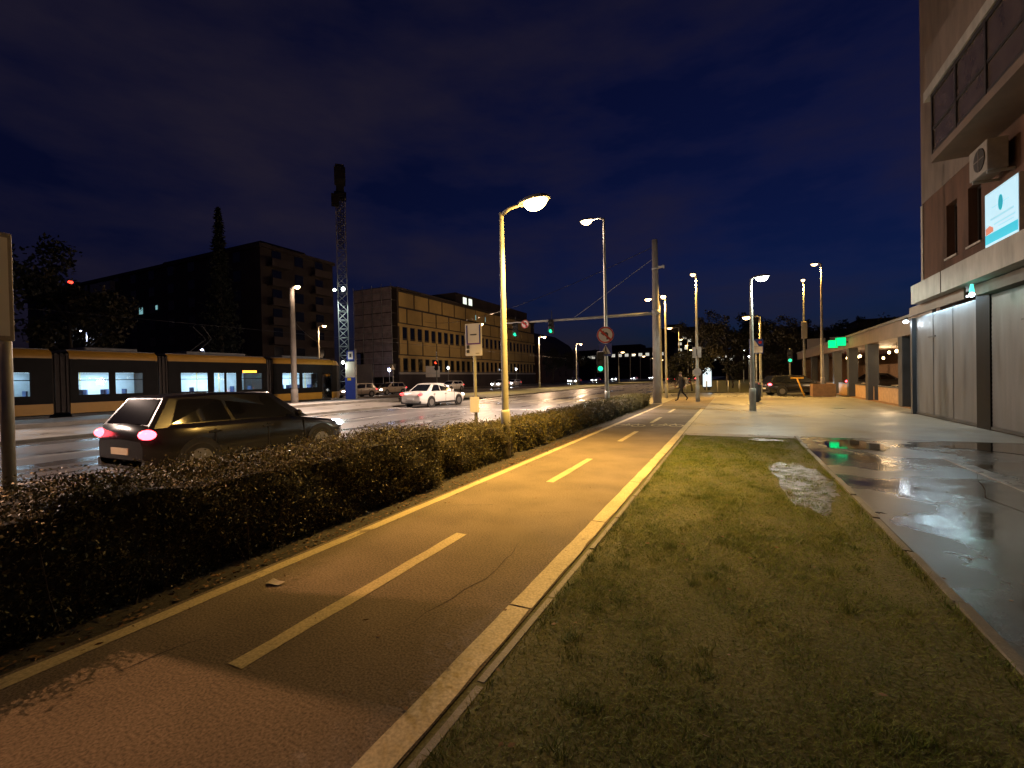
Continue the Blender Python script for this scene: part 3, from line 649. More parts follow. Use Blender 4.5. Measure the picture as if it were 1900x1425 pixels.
shutter(16.3, 20.8, 'shutter_metal'); shutter(10.6, 15.55, 'shutter_metal'); shutter(4.6, 9.9, 'shutter_metal')
MB().box(5.765, 5.88, 15.56, 16.28, 0, 3.72).build('pier', 'tram_black', ap); MB().box(5.765, 5.88, 9.95, 10.55, 0, 3.42).build('pier', 'frame_dark', ap)
MB().box(5.68, 5.88, 20.82, 21.0, 0, 3.4).build('pier', 'pillar_dark', ap)
MB().box(5.84, 5.9, -4, 20.8, 0, 3.4).build('shop_wall', 'joint_dark', ap)
st = MB().box(5.64, 5.70, 16.5, 20.2, 3.50, 3.54).build('strip_light', 'strip_white', ap)
def lamp_light(parent, typ, loc, power, col, size=0.15, rot=(0, 0, 0), spot=None, blend=0.6, sx=None):
    d = bpy.data.lights.new('light', typ); d.energy = power; d.color = col
    if typ == 'AREA':
        d.shape = 'RECTANGLE' if sx else 'DISK'; d.size = sx if sx else size
        if sx: d.size_y = size
    else: d.shadow_soft_size = size
    if typ == 'SPOT': d.spot_size = spot; d.spot_blend = blend
    o = bpy.data.objects.new('light', d); C.objects.link(o); o.parent = parent; o.location = loc; o.rotation_euler = rot; return o
lamp_light(ap, 'AREA', (5.67, 18.4, 3.48), 42, (0.58, 0.86, 1.0), 0.06, (0, 0, 0), sx=4.2).data.shape = 'RECTANGLE'
bpy.data.lights[-1].size, bpy.data.lights[-1].size_y = 0.06, 3.7
e = thing('shop_end_light', 'small bright white lamp at the far end of the shutter canopy', 'lamp', (5.55, 20.95, 3.3))
MB().ell((0, 0, 0), (.09, .09, .06), 10, 6).build('lens', 'strip_white', e, True); MB().box(-.05, .05, -.05, .05, .06, .13).build('bracket', 'dark_steel', e)
lamp_light(e, 'POINT', (-.05, .12, -.12), 16, (.8, .92, 1), .05)
g = thing('canopy_lamp', 'small teal glowing lamp under the cream canopy', 'lamp', (5.33, 15.25, 3.40))
MB().ell((0, 0, 0), (.06, .06, .06), 10, 6).build('globe', 'strip_white', g, True); MB().tube([(0, 0, .06), (0, 0, .26)], [.055, .03], 8).build('holder', 'strip_teal', g)
lamp_light(g, 'POINT', (-.1, 0, -.14), 2.5, (.1, 1, .6), .06)
for i, (yy, zz) in enumerate(((15.0, 6.2),)):
    a = thing('air_conditioner', 'beige air conditioner unit on the wall under the enclosed balcony', 'air conditioner', (5.55, yy, zz))
    MB().box(-.18, .2, -.45, .45, 0, .72).build('casing', 'ac_white', a, bevel=.02); MB().disc((-.1, .36), .27, 'x', -.2, -.182).build('fan_grille', 'frame_dark', a)
    MB().tube([(-.205, -.1, .1), (-.205, -.1, .62)], .008, 5).tube([(-.205, -.36, .36), (-.205, .16, .36)], .008, 5).build('guard', 'ac_white', a)
    MB().box(-.15, .34, -.38, -.34, -.06, -.002).build('bracket', 'galvanised', a); MB().box(-.15, .34, .34, .38, -.06, -.002).build('bracket', 'galvanised', a)
# lit hoarding over the canopy
bb = thing('lit_hoarding', 'bright backlit pale blue hoarding with teal emblem above the canopy', 'sign', (5.6, 14.38, 4.34))
MB().box(-.06, .12, -.74, .74, 0, 1.42).build('case', 'frame_light', bb)
MB().box(-.068, -.0605, -.72, .72, .02, 1.40).build('face', 'billboard_face', bb)
MB().prism([(.0 + .10 * math.cos(2 * PI * k / 24), 1.02 + .18 * math.sin(2 * PI * k / 24)) for k in range(24)], 'x', -.072, -.0685).build('emblem', 'billboard_teal', bb)
MB().box(-.072, -.0685, -.36, -.14, 1.0, 1.015).box(-.072, -.0685, .14, .4, 1.0, 1.015).box(-.072, -.0685, -.55, .45, .72, .76).box(-.072, -.0685, -.6, .3, .58, .61).box(-.072, -.0685, -.55, .1, .50, .52).build('text_lines', 'billboard_line', bb)
MB().box(-.072, -.0685, -.71, .71, .20, .42).box(-.072, -.0685, -.71, .66, .09, .12).build('band', 'billboard_band', bb)
MB().prism([(.32, .45), (.68, .42), (.69, .58), (.5, .62), (.34, .54)], 'x', -.0724, -.0686).build('picture', 'billboard_orange', bb)

# ---- low arcade with lit cafe further along
ar = thing('shop_arcade', 'low shop arcade with dark pillars and warm lit interior past the shutters', 'building', (0, 0, 0))
MB().box(6.35, 12.5, 21.2, 60, 3.0, 3.68).build('roof_fascia', 'fascia_brown', ar)
MB().box(6.3, 12.6, 21.1, 60.1, 3.68, 3.8).build('roof', 'soffit', ar)
MB().box(12.2, 12.5, 21.2, 60, 0, 3.0).box(6.8, 12.2, 59.7, 60, 0, 3.0).build('back_wall', 'wood_warm', ar)
MB().box(6.4, 12.2, 21.2, 59.7, .004, .03).build('floor', 'clay', ar)
for yy in (24.9, 30.4, 34.9, 39.6, 44.6, 50.0): MB().box(6.38, 6.86, yy - .27, yy + .27, .03, 3.0).build('pillar', 'pillar_dark', ar, bevel=.02)
MB().box(6.1, 6.6, 21.05, 22.2, 0, 3.3).build('pillar', 'pillar_dark', ar)
for i in range(7):
    y0 = 25.2 + i * 4.9
    MB().box(6.6, 6.64, y0, y0 + 4.0, .05, .75).build('terrace_screen', 'wood_warm', ar)
    MB().box(6.58, 6.66, y0, y0 + 4.0, .755, .82).build('terrace_rail', 'pillar_dark', ar)
for i in range(16):
    s = bpy.data.objects.new('pendant_bulb', None); C.objects.link(s)
    s.location = (7.4 + (i % 3) * .9, 25.6 + i * 1.25, 2.55 + .12 * math.sin(i * 2.1)); tag(s, 'small round warm bulb in the string of lights in the arcade', 'lamp', 'string of warm bulbs in the arcade')
    MB().ell((0, 0, 0), (.075, .075, .09), 8, 6).build('globe', 'bulb_warm', s, True); MB().tube([(0, 0, .09), (0, 0, .46 - .12 * math.sin(i * 2.1))], .01, 5).build('cord', 'dark_steel', s)
for yy in (28, 36): lamp_light(ar, 'POINT', (8.6, yy, 2.3), 190, (1, .68, .36), .3)
def table_set(x, y, lab):
    t = thing('cafe_table', lab, 'table', (x, y, .03), 0, 'cafe tables in the arcade')
    MB().disc((0, 0), .42, 'z', .72, .75).build('tabletop', 'board_cream', t); MB().tube([(0, 0, 0), (0, 0, .72)], .035, 8).build('leg', 'pillar_dark', t); MB().disc((0, 0), .25, 'z', 0, .03).build('base', 'pillar_dark', t)
for x, y, lab in ((8.0, 27.5, 'cream cafe table nearest the shutters, inside the arcade'), (8.2, 31.8, 'second cream cafe table inside the arcade'), (8.0, 37.5, 'farthest cream cafe table inside the arcade')): table_set(x, y, lab)
for i, (yy, lab) in enumerate(((37.1, 'left of the two green glowing signs on the arcade'), (34.6, 'right of the two green glowing signs on the arcade'))):
    s = thing('green_neon_sign', lab, 'sign', (6.05, yy, 3.15), 0, 'green glowing signs on the arcade')
    MB().box(-.32, .2, -.09, .09, 0, .56).build('case', 'pillar_dark', s)
    b_ = MB()
    b_.box(-.30, .18, -.1, -.092, .03, .53); b_.build('face', 'neon_green', s)
    MB().box(-.33, -.322, -.07, .07, .03, .53).build('side_face', 'neon_green', s)
    MB().box(.2, .32, -.03, .03, .2, .3).build('bracket', 'pillar_dark', s)

# ---- yellow panelled building under renovation, with scaffold at its end
yb = thing('panelled_building', 'long four storey building with ochre wall panels and dark joints across the road', 'building', (-52, 62.5, 0))
MB().box(-8.6, 0, 0, 60, 0, 17.4).build('wall', 'joint_dark', yb)
MB().box(-8.9, .35, -.3, 60.3, 17.4, 17.75).build('cornice', 'joint_dark', yb)
MB().box(-8.4, -2.2, 22, 60, 17.75, 20.6).build('roof_storey', 'dark_facade_two', yb)
for yy in (25.0, 27.4): MB().box(-2.19, -2.12, yy, yy + 1.4, 18.3, 20.0).build('roof_window', 'window_lit', yb)
for yy in (26.0, 28.4, 30.2): MB().box(.001, .03, yy, yy + .9, 14.9, 16.0).build('lit_pane', 'window_lit_cold', yb)
def pane_mesh(w, h, name, mat, d=.12):
    me = MB().box(0, d, 0, w, 0, h).mesh(name); me.materials.append(MATS[mat]); return me
p4 = pane_mesh(4.0, 2.45, 'wall_panel', 'yellow_panel'); p2 = pane_mesh(1.9, 2.45, 'wall_panel', 'yellow_panel')
pier = pane_mesh(0.75, 2.35, 'wall_pier', 'yellow_panel', .14); wme = pane_mesh(1.15, 1.9, 'window', 'pane_dark', .06); sil = pane_mesh(1.3, .12, 'sill', 'frame_light', .2); lint = pane_mesh(60, .5, 'lintel_band', 'yellow_panel', .1)
for row, (z, off) in enumerate(((14.55, 0), (11.75, 1), (6.25, 1))):
    y = 0.35
    if off: share('wall_panel', p2, yb, (.002, y, z)); y += 2.3
    while y < 56: share('wall_panel', p4, yb, (.002, y, z)); y += 4.4
for z in (9.05, 3.55):
    share('lintel_band', lint, yb, (.002, 0, z + 2.0)); y = .35
    while y < 58:
        share('wall_pier', pier, yb, (.002, y, z - .35)); share('window', wme, yb, (.002, y + .85, z)); y += 2.12
MB().box(.0, .25, 0, 60, 2.75, 3.1).build('base_band', 'frame_light', yb); MB().box(.0, .12, 0, 60, 0, 2.74).build('base_wall', 'dark_facade_two', yb)
MB().box(.13, .18, 7.5, 12, 2.2, 4.3).build('hoarding', 'board_cream', yb)
sc_ = thing('scaffold', 'netted scaffold across the end wall of the ochre building', 'scaffold', (-52, 61.0, 0))
pole_me = MB().tube([(0, 0, 0), (0, 0, 18.2)], .05, 6).mesh('standard'); pole_me.materials.append(MATS['galvanised'])
led_me = MB().tube([(0, 0, 0), (-8.5, 0, 0)], .045, 6).mesh('ledger'); led_me.materials.append(MATS['galvanised'])
deck_me = MB().box(-8.5, 0, .1, 1.2, 0, .12).mesh('deck'); deck_me.materials.append(MATS['joint_dark'])
net_me = MB().box(0, 2.0, 0, .015, 0, 2.25).mesh('net'); net_me.materials.append(MATS['scaffold_net'])
for i in range(5): share('standard', pole_me, sc_, (-i * 2.12, 0, 0))
for k in range(8): share('ledger', led_me, sc_, (0, -.02, 2.2 * k + 1.2)); share('deck', deck_me, sc_, (0, 0, 2.2 * k + 2.2))
for i in range(4):
    for k in range(7): 
        if not (i >= 3 and k < 2): share('net', net_me, sc_, (-i * 2.12 - 2.06, .08, 2.2 * k + 2.36), (0, 0, 0), (1, 1, .92))
lb = thing('site_hoarding', 'pale printed hoarding at the foot of the scaffold', 'sign', (-58.5, 60.3, 1.2)); MB().box(-2.6, 2.6, -.05, .05, 0, 3.4).build('panel', 'board_cream', lb); MB().box(-2.4, -2.2, .05, .15, -1.2, 3).box(2.2, 2.4, .05, .15, -1.2, 3).build('post', 'wood_dark', lb)

# ---- dark apartment block behind the tram
db = thing('dark_tower_block', 'dark unlit apartment block with stacked balconies behind the tram', 'building', (-60, 43, 0))
MB().box(-75, 0, 0, 13, 0, 21.0).build('wall', 'dark_facade', db)
MB().box(-30, -4, 3, 11, 21.5, 23.2).box(-75.3, .3, -.3, 13.3, 21.0, 21.5).build('roof', 'dark_facade', db)
bal_me = MB().box(0, 1.2, 0, 3.4, 0, .18).box(1.12, 1.2, 0, 3.4, .18, 1.1).mesh('balcony'); bal_me.materials.append(MATS['dark_facade_two'])
dw_me = pane_mesh(1.5, 1.5, 'window', 'pane_dark', .05)
dwx_me = MB().box(0, 1.7, -.05, 0, 0, 1.5).mesh('window'); dwx_me.materials.append(MATS['pane_dark'])
for k in range(7):
    for yy in (1.0, 8.4): share('balcony', bal_me, db, (.002, yy, 1.6 + k * 2.8))
    for yy in (1.8, 5.6, 9.4): share('window', dw_me, db, (.002, yy, 2.6 + k * 2.8))
    for i in range(12): share('window', dwx_me, db, (-6 - i * 5.6, -.002, 2.6 + k * 2.8))
MB().box(-31.5, -30.4, -.075, -.056, 13.9, 15.0).build('lit_pane', 'window_lit_cold', db)
MB().box(-26.5, -25.9, -.075, -.056, 14.3, 15.0).build('lit_pane', 'window_lit_cold', db)
MB().box(-46, -39, -.9, -.1, 18.5, 20.4).build('top_balcony', 'sign_back', db)
# ---- houses and blocks at the far end of the street
hb = thing('gabled_house', 'gabled house beyond the junction on the left of the road', 'building', (-52, 128, 0))
MB().box(-14, 0, 0, 30, 0, 9).build('wall', 'plaster_brown', hb); MB().prism([(-15, 9), (1, 9), (-1.5, 13), (-7, 16.5), (-12.5, 13)], 'y', -.5, 30.5).build('roof', 'dark_facade', hb)
for yy in (3, 9, 15, 21): share('window', wme, hb, (.002, yy, 5.5)); share('window', wme, hb, (.002, yy, 2.0))
def far_block(label, x, y, w, d, h, wins):
    t = thing('far_block', label, 'building', (x, y, 0)); MB().box(-w / 2, w / 2, 0, d, 0, h).build('wall', 'dark_facade', t); MB().box(-w / 4, w / 6, 1, d - 1, h, h + 2.5).build('roof_house', 'dark_facade', t)
    for (wx, wz) in wins: MB().box(wx, wx + 2.2, -.1, -.002, wz, wz + 1.8).build('lit_window', 'window_far', t)
far_block('distant block with a row of lit windows at the end of the street', -62, 290, 60, 20, 19, [(-8 + i * 4.2, 14.0) for i in range(8)] + [(-28, 13.5), (-24, 13.5), (-21, 13.5)])
far_block('tall distant block with scattered lit windows behind the mast', -36, 330, 26, 20, 34, [(2, 22), (5, 26), (2, 18), (6, 19), (8, 24), (3, 14), (9, 14)])
far_block('distant block with blue lit windows right of the mast', -8, 420, 40, 20, 20, [(-14 + i * 3.1, 13 + (i % 2) * 2.6) for i in range(9)])
far_block('low dark block behind the park trees', 60, 150, 120, 16, 13, [(-35, 8), (-10, 9)])
# ================================================================== STREET LAMPS
SOD = (1.0, 0.56, 0.12)
def street_lamp(label, base, h, arm, ang, lens, power, col=SOD, r0=0.085, r1=0.05, pole_mat='painted_steel', group='street lamps', s=1.0, spot=R(158), lens_drop=1.0, blend=.55, tilt=0.0, spill=0.0):
    t = thing('street_lamp', label, 'street lamp', base, ang, group)
    n = 6; zs = [h * i / n for i in range(n + 1)]
    MB().tube([(0, 0, z) for z in zs], [r0 + (r1 - r0) * i / n for i in range(n + 1)], 12).build('pole', pole_mat, t, True)
    MB().tube([(0, 0, 0), (0, 0, .9), (0, 0, .95)], [r0 * 1.2, r0 * 1.18, r0 * 1.02], 12).build('base_sleeve', pole_mat, t, True)
    MB().tube([(0, 0, h - .05), (arm * .35, 0, h + .03), (arm, 0, h + .03)], [r1 * .9, r1 * .8, r1 * .7], 8).build('arm', pole_mat, t, True)
    hd = MB().ell((arm + .18 * s, 0, h + .02), (.36 * s, .17 * s, .10 * s), 16, 8, -.15, 1.0).build('lamp_housing', 'housing_grey', t, True)
    MB().ell((arm + .22 * s, 0, h + .005), (.25 * s, .15 * s, .17 * s * lens_drop), 14, 6, -1.0, .0).build('lens', lens, t, True)
    if power: lamp_light(t, 'SPOT', (arm + .22 * s, 0, h - .20 * s), power, col, .035, (0, -tilt, 0), spot, blend)
    if spill: lamp_light(t, 'POINT', (arm + .22 * s, 0, h - .24 * s), spill, col, .1)
    return t
LP = LAMP_P
street_lamp('near sodium lamp on a tapered pole beside the hedge', (-4.09, 8.1, -.01), 4.84, .62, R(-14), 'sodium', LP['near'], r0=.078, r1=.045, s=1.0, spot=R(123), blend=.85, spill=LP['near_spill'])
street_lamp('tall lamp carrying the round no left turn sign and crossing sign', (-5.0, 19.75, -.01), 8.45, .55, R(180), 'sodium', LP['tall'], (1, .74, .58), r0=.09, r1=.045, spot=R(116), blend=.8, tilt=R(30), spill=200)
street_lamp('lamp over the road beside the grey sign post at the left edge', (-6.05, .60, -.01), 4.75, 1.45, R(170), 'sodium', LP['left'], (1.0, .47, .20), r0=.08, spot=R(120), blend=.3)
street_lamp('white lamp on the plaza beside the litter bin', (0.68, 21.7, 0), 5.52, .20, R(-20), 'led_white', LP['white'], (.95, 1.0, .84), r0=.11, r1=.045, spot=R(166), blend=.16, spill=160)
street_lamp('lamp with grey cabinets on its pole at the end of the path', (-1.93, 28.7, 0), 7.35, .15, R(-115), 'sodium_far', LP['mid'], r0=.10, r1=.05, s=.8)
street_lamp('lamp behind the blue pictogram sign on the plaza', (1.64, 36.0, -.05), 5.55, .6, R(180), 'sodium', LP['mid'], r0=.09)
street_lamp('tall lamp with a small box halfway up, past the side street', (5.5, 47.0, 0), 9.55, .15, R(-100), 'sodium_far', LP['mid'], r0=.12, s=1.0)
street_lamp('tallest dark lamp, standing in the stone planter', (5.15, 35.6, .3), 8.3, .2, R(-170), 'sodium_far', LP['mid'], r0=.10, pole_mat='sign_back', s=.8)
street_lamp('lamp half hidden behind the concrete signal mast, left side', (-5.45, 39.7, -.01), 8.0, .75, R(180), 'sodium', LP['mid'])
street_lamp('lamp just right of the concrete signal mast', (-4.25, 33.3, -.01), 7.0, .15, R(-100), 'sodium', LP['mid'])
for y, lab in ((65.3, 'first lamp past the junction on the right of the road'), (87.0, 'second lamp past the junction on the right of the road'), (106, 'third lamp past the junction on the right of the road'), (125, 'fourth lamp past the junction on the right of the road')):
    street_lamp(lab, (-6.6 - (y - 65) * .035, y, 0), 8.0, .9, R(180), 'sodium_far', LP['far'], s=1.3)
street_lamp('thick concrete tram mast with a lamp above the tram roof', (-27.6, 22.1, .19), 8.0, .5, R(-10), 'sodium', LP['median'], (1, .72, .56), r0=.20, r1=.15, pole_mat='concrete_pole', spot=R(112), tilt=R(46), spill=60)
street_lamp('thick concrete tram mast with a lamp beyond the left picture edge', (-27.6, 2.2, .19), 8.0, .5, R(-10), 'sodium', LP['median'], (1, .74, .60), r0=.20, r1=.15, pole_mat='concrete_pole', spot=R(112), tilt=R(46), spill=40)
MEDIAN = ((46.5, 'median lamp showing beside the bus stop board'), (66.3, 'median lamp right of the near lamp pole'), (85, 'median lamp halfway between near lamp pole and tall sign lamp'), (121, 'median lamp just right of the tall sign lamp'), (136, 'second median lamp right of the tall sign lamp'), (152, 'third median lamp right of the tall sign lamp'), (172, 'fourth median lamp right of the tall sign lamp'), (194, 'median lamp farthest off, left of the concrete mast'))
for y, lab in MEDIAN: street_lamp(lab, (-27.4, y, 0), 8.0, .7, R(0), 'sodium_far' if y > 60 else 'sodium', LP['median'] if y < 125 else 0, (1, .64, .38), spot=R(120), tilt=R(40), spill=2300 if y < 90 else 0, r0=.12, r1=.07, s=1.2 if y < 100 else 1.9)
street_lamp('lamp left of the floodlit crane, behind the tram', (-42.6, 37.5, 0), 8.0, .7, R(0), 'sodium', LP['mid'], (1, .6, .3), spill=150, r0=.10)
for loc, h, lab in (((-56.3, 22.0, 0), 7.0, 'bluish lamp above the tram roof far left'), ((-59.4, 34.7, 0), 6.0, 'bluish lamp in front of the dark block'), ((-48.9, 39.4, 0), 7.0, 'bluish lamp touching the concrete tram mast')):
    street_lamp(lab, loc, h, .3, R(-60), 'led_blue', LP['blue'], (.6, .68, 1), group='bluish lamps behind the tram', s=.9)
for loc, h, lab, m in (((-49.3, 57, 0), 3.4, 'low bluish globe lamp before the scaffold', 'led_blue'), ((-49.5, 74, 0), 3.9, 'low white lamp before the ochre building', 'led_far'), ((-49.5, 104.5, 0), 4.0, 'low white lamp near the end of the ochre building', 'led_far')):
    t = thing('globe_lamp', lab, 'street lamp', loc, 0, 'low globe lamps'); MB().tube([(0, 0, 0), (0, 0, h - .25)], [.06, .04], 8).build('pole', 'painted_steel', t, True); MB().ell((0, 0, h), (.22, .22, .26), 12, 8).build('globe', m, t, True); MB().disc((0, 0), .2, 'z', h + .27, h + .3).build('cap', 'dark_steel', t)
for loc, h, lab in (((1.6, 96, 0), 6, 'white park lamp deep among the trees'), ((2.9, 112, 0), 5.4, 'farther white park lamp low among the trees')):
    street_lamp(lab, loc, h, .2, R(-90), 'led_far', LP['park'], (.9, 1, .85), group='park lamps', s=1.3)

# ================================================================== SIGNALS, SIGNS, MASTS
def signal(label, loc, rz, lit, group='traffic lights', size=1.0, hang=False):
    t = thing('traffic_light', label, 'traffic light', loc, rz, group); s = size
    MB().box(-.15 * s, .15 * s, -.02, .16, -.45 * s, .45 * s).build('case', 'black_plastic', t, bevel=.02)
    for k, (nm, mt) in enumerate((('red_lens', 'signal_red'), ('amber_lens', 'sign_dark'), ('green_lens', lit))):
        z = (.29 - .29 * k) * s; on = (lit == 'signal_red' and k == 0) or (lit != 'signal_red' and k == 2)
        c = MB(); c.disc((0, z), .105 * s, 'y', -.045, -.021, 18); ln = c.build('lens', mt if on else 'sign_dark', t)
        vz = []; n = 10
        for i in range(n + 1):
            a = R(-20) + R(220) * i / n; vz += [(.12 * s * math.cos(a), -.021, z + .12 * s * math.sin(a)), (.12 * s * math.cos(a), -.2 * s, z + .12 * s * math.sin(a))]
        MB().add(vz, [(2 * i, 2 * i + 1, 2 * i + 3, 2 * i + 2) for i in range(n)]).build('visor', 'black_plastic', ln)
    MB().box(-.03, .03, .16, .3, -.06, .06).build('bracket', 'dark_steel', t)
    return t
def sign_round(label, loc, rz, r=.32):
    t = thing('no_left_turn_sign', label, 'sign', loc, rz, 'no left turn signs')
    MB().disc((0, 0), r, 'y', 0, .02, 28).build('plate', 'sign_white', t)
    n = 28; b = MB(); vs = []
    for k in range(n):
        a = 2 * PI * k / n; vs += [(r * .985 * math.cos(a), -.004, r * .985 * math.sin(a)), (r * .82 * math.cos(a), -.004, r * .82 * math.sin(a))]
    b.add(vs, [(2 * k, 2 * ((k + 1) % n), 2 * ((k + 1) % n) + 1, 2 * k + 1) for k in range(n)]); b.build('ring', 'sign_red', t)
    MB().add([(.04, -.004, -.2), (.12, -.004, -.2), (.12, -.004, .06), (.06, -.004, .12), (-.06, -.004, .12), (-.06, -.004, .2), (-.2, -.004, .08), (-.06, -.004, -.04), (-.06, -.004, .04), (.04, -.004, .04)], [(0, 1, 2, 9), (9, 2, 3), (9, 3, 4, 8), (4, 5, 6), (4, 6, 8), (8, 6, 7)]).build('arrow', 'sign_dark', t)
    q = r * .6; w = .03; MB().quad((-q - w, -.007, q - w), (-q + w, -.007, q + w), (q + w, -.007, -q + w), (q - w, -.007, -q - w)).build('slash', 'sign_red', t)
    MB().box(-.03, .03, .021, .1, -.06, .06).build('bracket', 'galvanised', t); return t
def sign_zebra(label, loc, rz, w=.34):
    t = thing('crossing_sign', label, 'sign', loc, rz, 'pedestrian crossing signs')
    MB().box(-w, w, 0, .02, -w, w).build('plate', 'sign_blue', t)
    MB().add([(-w * .8, -.004, -w * .65), (w * .8, -.004, -w * .65), (0, -.004, w * .8)], [(0, 1, 2)]).build('triangle', 'sign_white', t)
    f = MB(); f.disc((.0, .12), .035, 'y', -.009, -.006, 10); f.add([(-.03, -.008, .08), (.03, -.008, .08), (.035, -.008, -.03), (-.035, -.008, -.03)], [(0, 1, 2, 3)]); f.add([(-.03, -.008, -.03), (0, -.008, -.03), (-.06, -.008, -.17), (-.09, -.008, -.17)], [(0, 1, 2, 3)]); f.add([(.0, -.008, -.03), (.03, -.008, -.03), (.09, -.008, -.17), (.06, -.008, -.17)], [(0, 1, 2, 3)]); f.build('walking_figure', 'sign_dark', t)
    MB().box(-.03, .03, .021, .1, -.06, .06).build('bracket', 'galvanised', t); return t
FACE = R(14)      # turned a little towards the path
sign_round('round no left turn sign on the tall lamp pole', (-4.98, 19.58, 3.36), FACE, .36)
sign_zebra('blue square crossing sign below the no left turn sign', (-4.98, 19.58, 2.72), FACE, .27)
signal('green traffic light low on the tall sign lamp', (-5.18, 19.42, 2.20), FACE, 'signal_green')
# concrete mast with long signal arm
ms = thing('signal_mast', 'thick pale concrete mast with a long signal arm over the road', 'mast', (-3.95, 27.0, 0))
MB().tube([(0, 0, 0), (0, 0, 4.6), (0, 0, 9.25)], [.235, .20, .15], 16).build('mast_body', 'concrete_pole', ms, True)
MB().tube([(-.1, 0, 5.1), (-5, 0, 5.14), (-9.5, 0, 5.2)], [.085, .07, .05], 10).build('arm', 'painted_steel', ms, True)
MB().tube([(-.1, 0, 8.2), (-4.8, 0, 5.24)], .012, 5).build('tie_rod', 'painted_steel', ms)
MB().box(.14, .42, -.06, .06, 7.62, 7.74).box(.42, .5, -.1, .1, 7.6, 7.76).build('camera_bracket', 'galvanised', ms)
MB().tube([(0, 0, 5.0), (0, 0, 5.28)], .225, 16).tube([(0, 0, 7.55), (0, 0, 7.66)], .185, 16).build('collar', 'galvanised', ms, True)
MB().tube([(-6.3, 0, 5.1), (-6.3, 0, 5.75)], .02, 6).tube([(-8.8, 0, 5.15), (-8.8, 0, 5.6)], .02, 6).build('hanger', 'dark_steel', ms)
signal('green traffic light hanging from the mast arm, right of two', (-10.28, 26.9, 4.78), 0, 'signal_green')
signal('green traffic light at the far tip of the mast arm', (-12.75, 26.9, 4.72), 0, 'signal_green')
sign_round('round no left turn sign hanging on the mast arm', (-12.05, 26.9, 5.05), 0, .27)
signal('red traffic light on a slim post before the ochre building', (-26.3, 37.2, 3.0), 0, 'signal_red')
p = thing('signal_post', 'slim post of the red traffic light on the median', 'post', (-26.45, 37.5, 0)); MB().tube([(0, 0, 0), (0, 0, 4.4)], [.06, .05], 10).build('pole', 'painted_steel', p, True); MB().disc((0, 0), .12, 'z', 0, .05).build('foot', 'painted_steel', p)
signal('teal green traffic light at the side street on the right', (4.3, 45.5, 3.0), R(-10), 'signal_green', size=1.25)
p = thing('signal_post', 'slim post of the teal traffic light at the side street', 'post', (4.3, 45.8, 0)); MB().tube([(0, 0, 0), (0, 0, 3.7)], [.06, .05], 10).build('pole', 'painted_steel', p, True); MB().disc((0, 0), .12, 'z', 0, .05).build('foot', 'painted_steel', p)
signal('small blue signal far beyond the walking person', (-7.0, 92.0, 4.6), 0, 'signal_cyan', size=1.6)
p = thing('signal_post', 'slim far post of the small blue signal', 'post', (-7.0, 92.3, 0)); MB().tube([(0, 0, 0), (0, 0, 5.4)], .06, 8).build('pole', 'painted_steel', p, True); MB().disc((0, 0), .14, 'z', 0, .05).build('foot', 'painted_steel', p)

# grey sign on a post at the left edge, seen edge-on
t = thing('sign_post', 'grey edge on sign on a post at the left picture edge', 'sign', (-5.34, 1.56, -.01), R(90))
MB().tube([(0, 0, 0), (0, 0, 2.72)], .042, 12).build('pole', 'galvanised', t, True)
MB().box(-.38, .035, -.085, -.045, 1.95, 2.82).build('panel', 'sign_back', t, bevel=.01)
MB().box(-.35, .005, -.09, -.0855, 1.99, 2.78).build('panel_face', 'sign_white', t); MB().tube([(0, 0, 2.1), (0, -.05, 2.1)], .05, 8).tube([(0, 0, 2.6), (0, -.05, 2.6)], .05, 8).build('clamp', 'galvanised', t)

# bus stop board
t = thing('bus_stop_sign', 'white bus stop board with blue border on a slim pole', 'sign', (-6.0, 10.15, -.01), R(4))
MB().tube([(0, .05, 0), (0, .05, 2.95)], [.045, .04], 10).build('pole', 'painted_steel', t, True)
MB().box(-.235, .235, 0, .03, 2.17, 3.0).build('board', 'sign_white', t, bevel=.01)
MB().box(-.2, -.165, -.006, -.001, 2.50, 2.96).box(.165, .2, -.006, -.001, 2.50, 2.96).build('side_border', 'sign_blue', t); MB().box(-.2, .2, -.0065, -.0011, 2.465, 2.498).build('lower_border', 'sign_violet', t)
MB().box(-.09, .09, -.005, -.001, 2.70, 2.73).build('name_line', 'sign_dark', t); MB().box(.06, .16, -.005, -.001, 2.22, 2.245).build('edge_sticker', 'frame_light', t)
MB().box(-.2, -.12, -.005, -.001, 2.36, 2.45).box(-.2, -.12, -.005, -.001, 2.25, 2.33).build('route_marks', 'sign_dark', t)
MB().box(-.13, .13, -.03, .0, .72, 1.12).build('timetable_box', 'sign_white', t, bevel=.01)

# tram stop pillar
t = thing('stop_pillar', 'tram stop pillar with white timetable and deep blue lower panel', 'sign', (-27.6, 27.3, .19), R(18))
MB().tube([(.42, .1, 0), (.42, .1, 4.0)], .08, 10).build('post', 'painted_steel', t, True)
MB().box(-.45, .40, 0, .2, 0, 1.75).build('lower_panel', 'sign_blue', t, bevel=.01); MB().box(-.42, .36, .02, .18, 1.76, 3.0).build('timetable_case', 'sign_white', t, bevel=.01); MB().box(-.30, .36, .04, .16, 3.1, 3.9).build('top_panel', 'sign_blue', t, bevel=.01)
MB().box(-.18, .24, .03, .039, 3.2, 3.8).build('pictogram_field', 'sign_white', t); MB().box(-.06, .12, .024, .029, 3.35, 3.65).build('pictogram', 'sign_dark', t); MB().box(-.25, .05, -.01, -.001, 1.5, 1.72).build('stop_number', 'sign_yellow', t)
MB().box(-.40, .34, .012, .0195, 1.8, 2.96).build('timetable', 'board_cream', t)
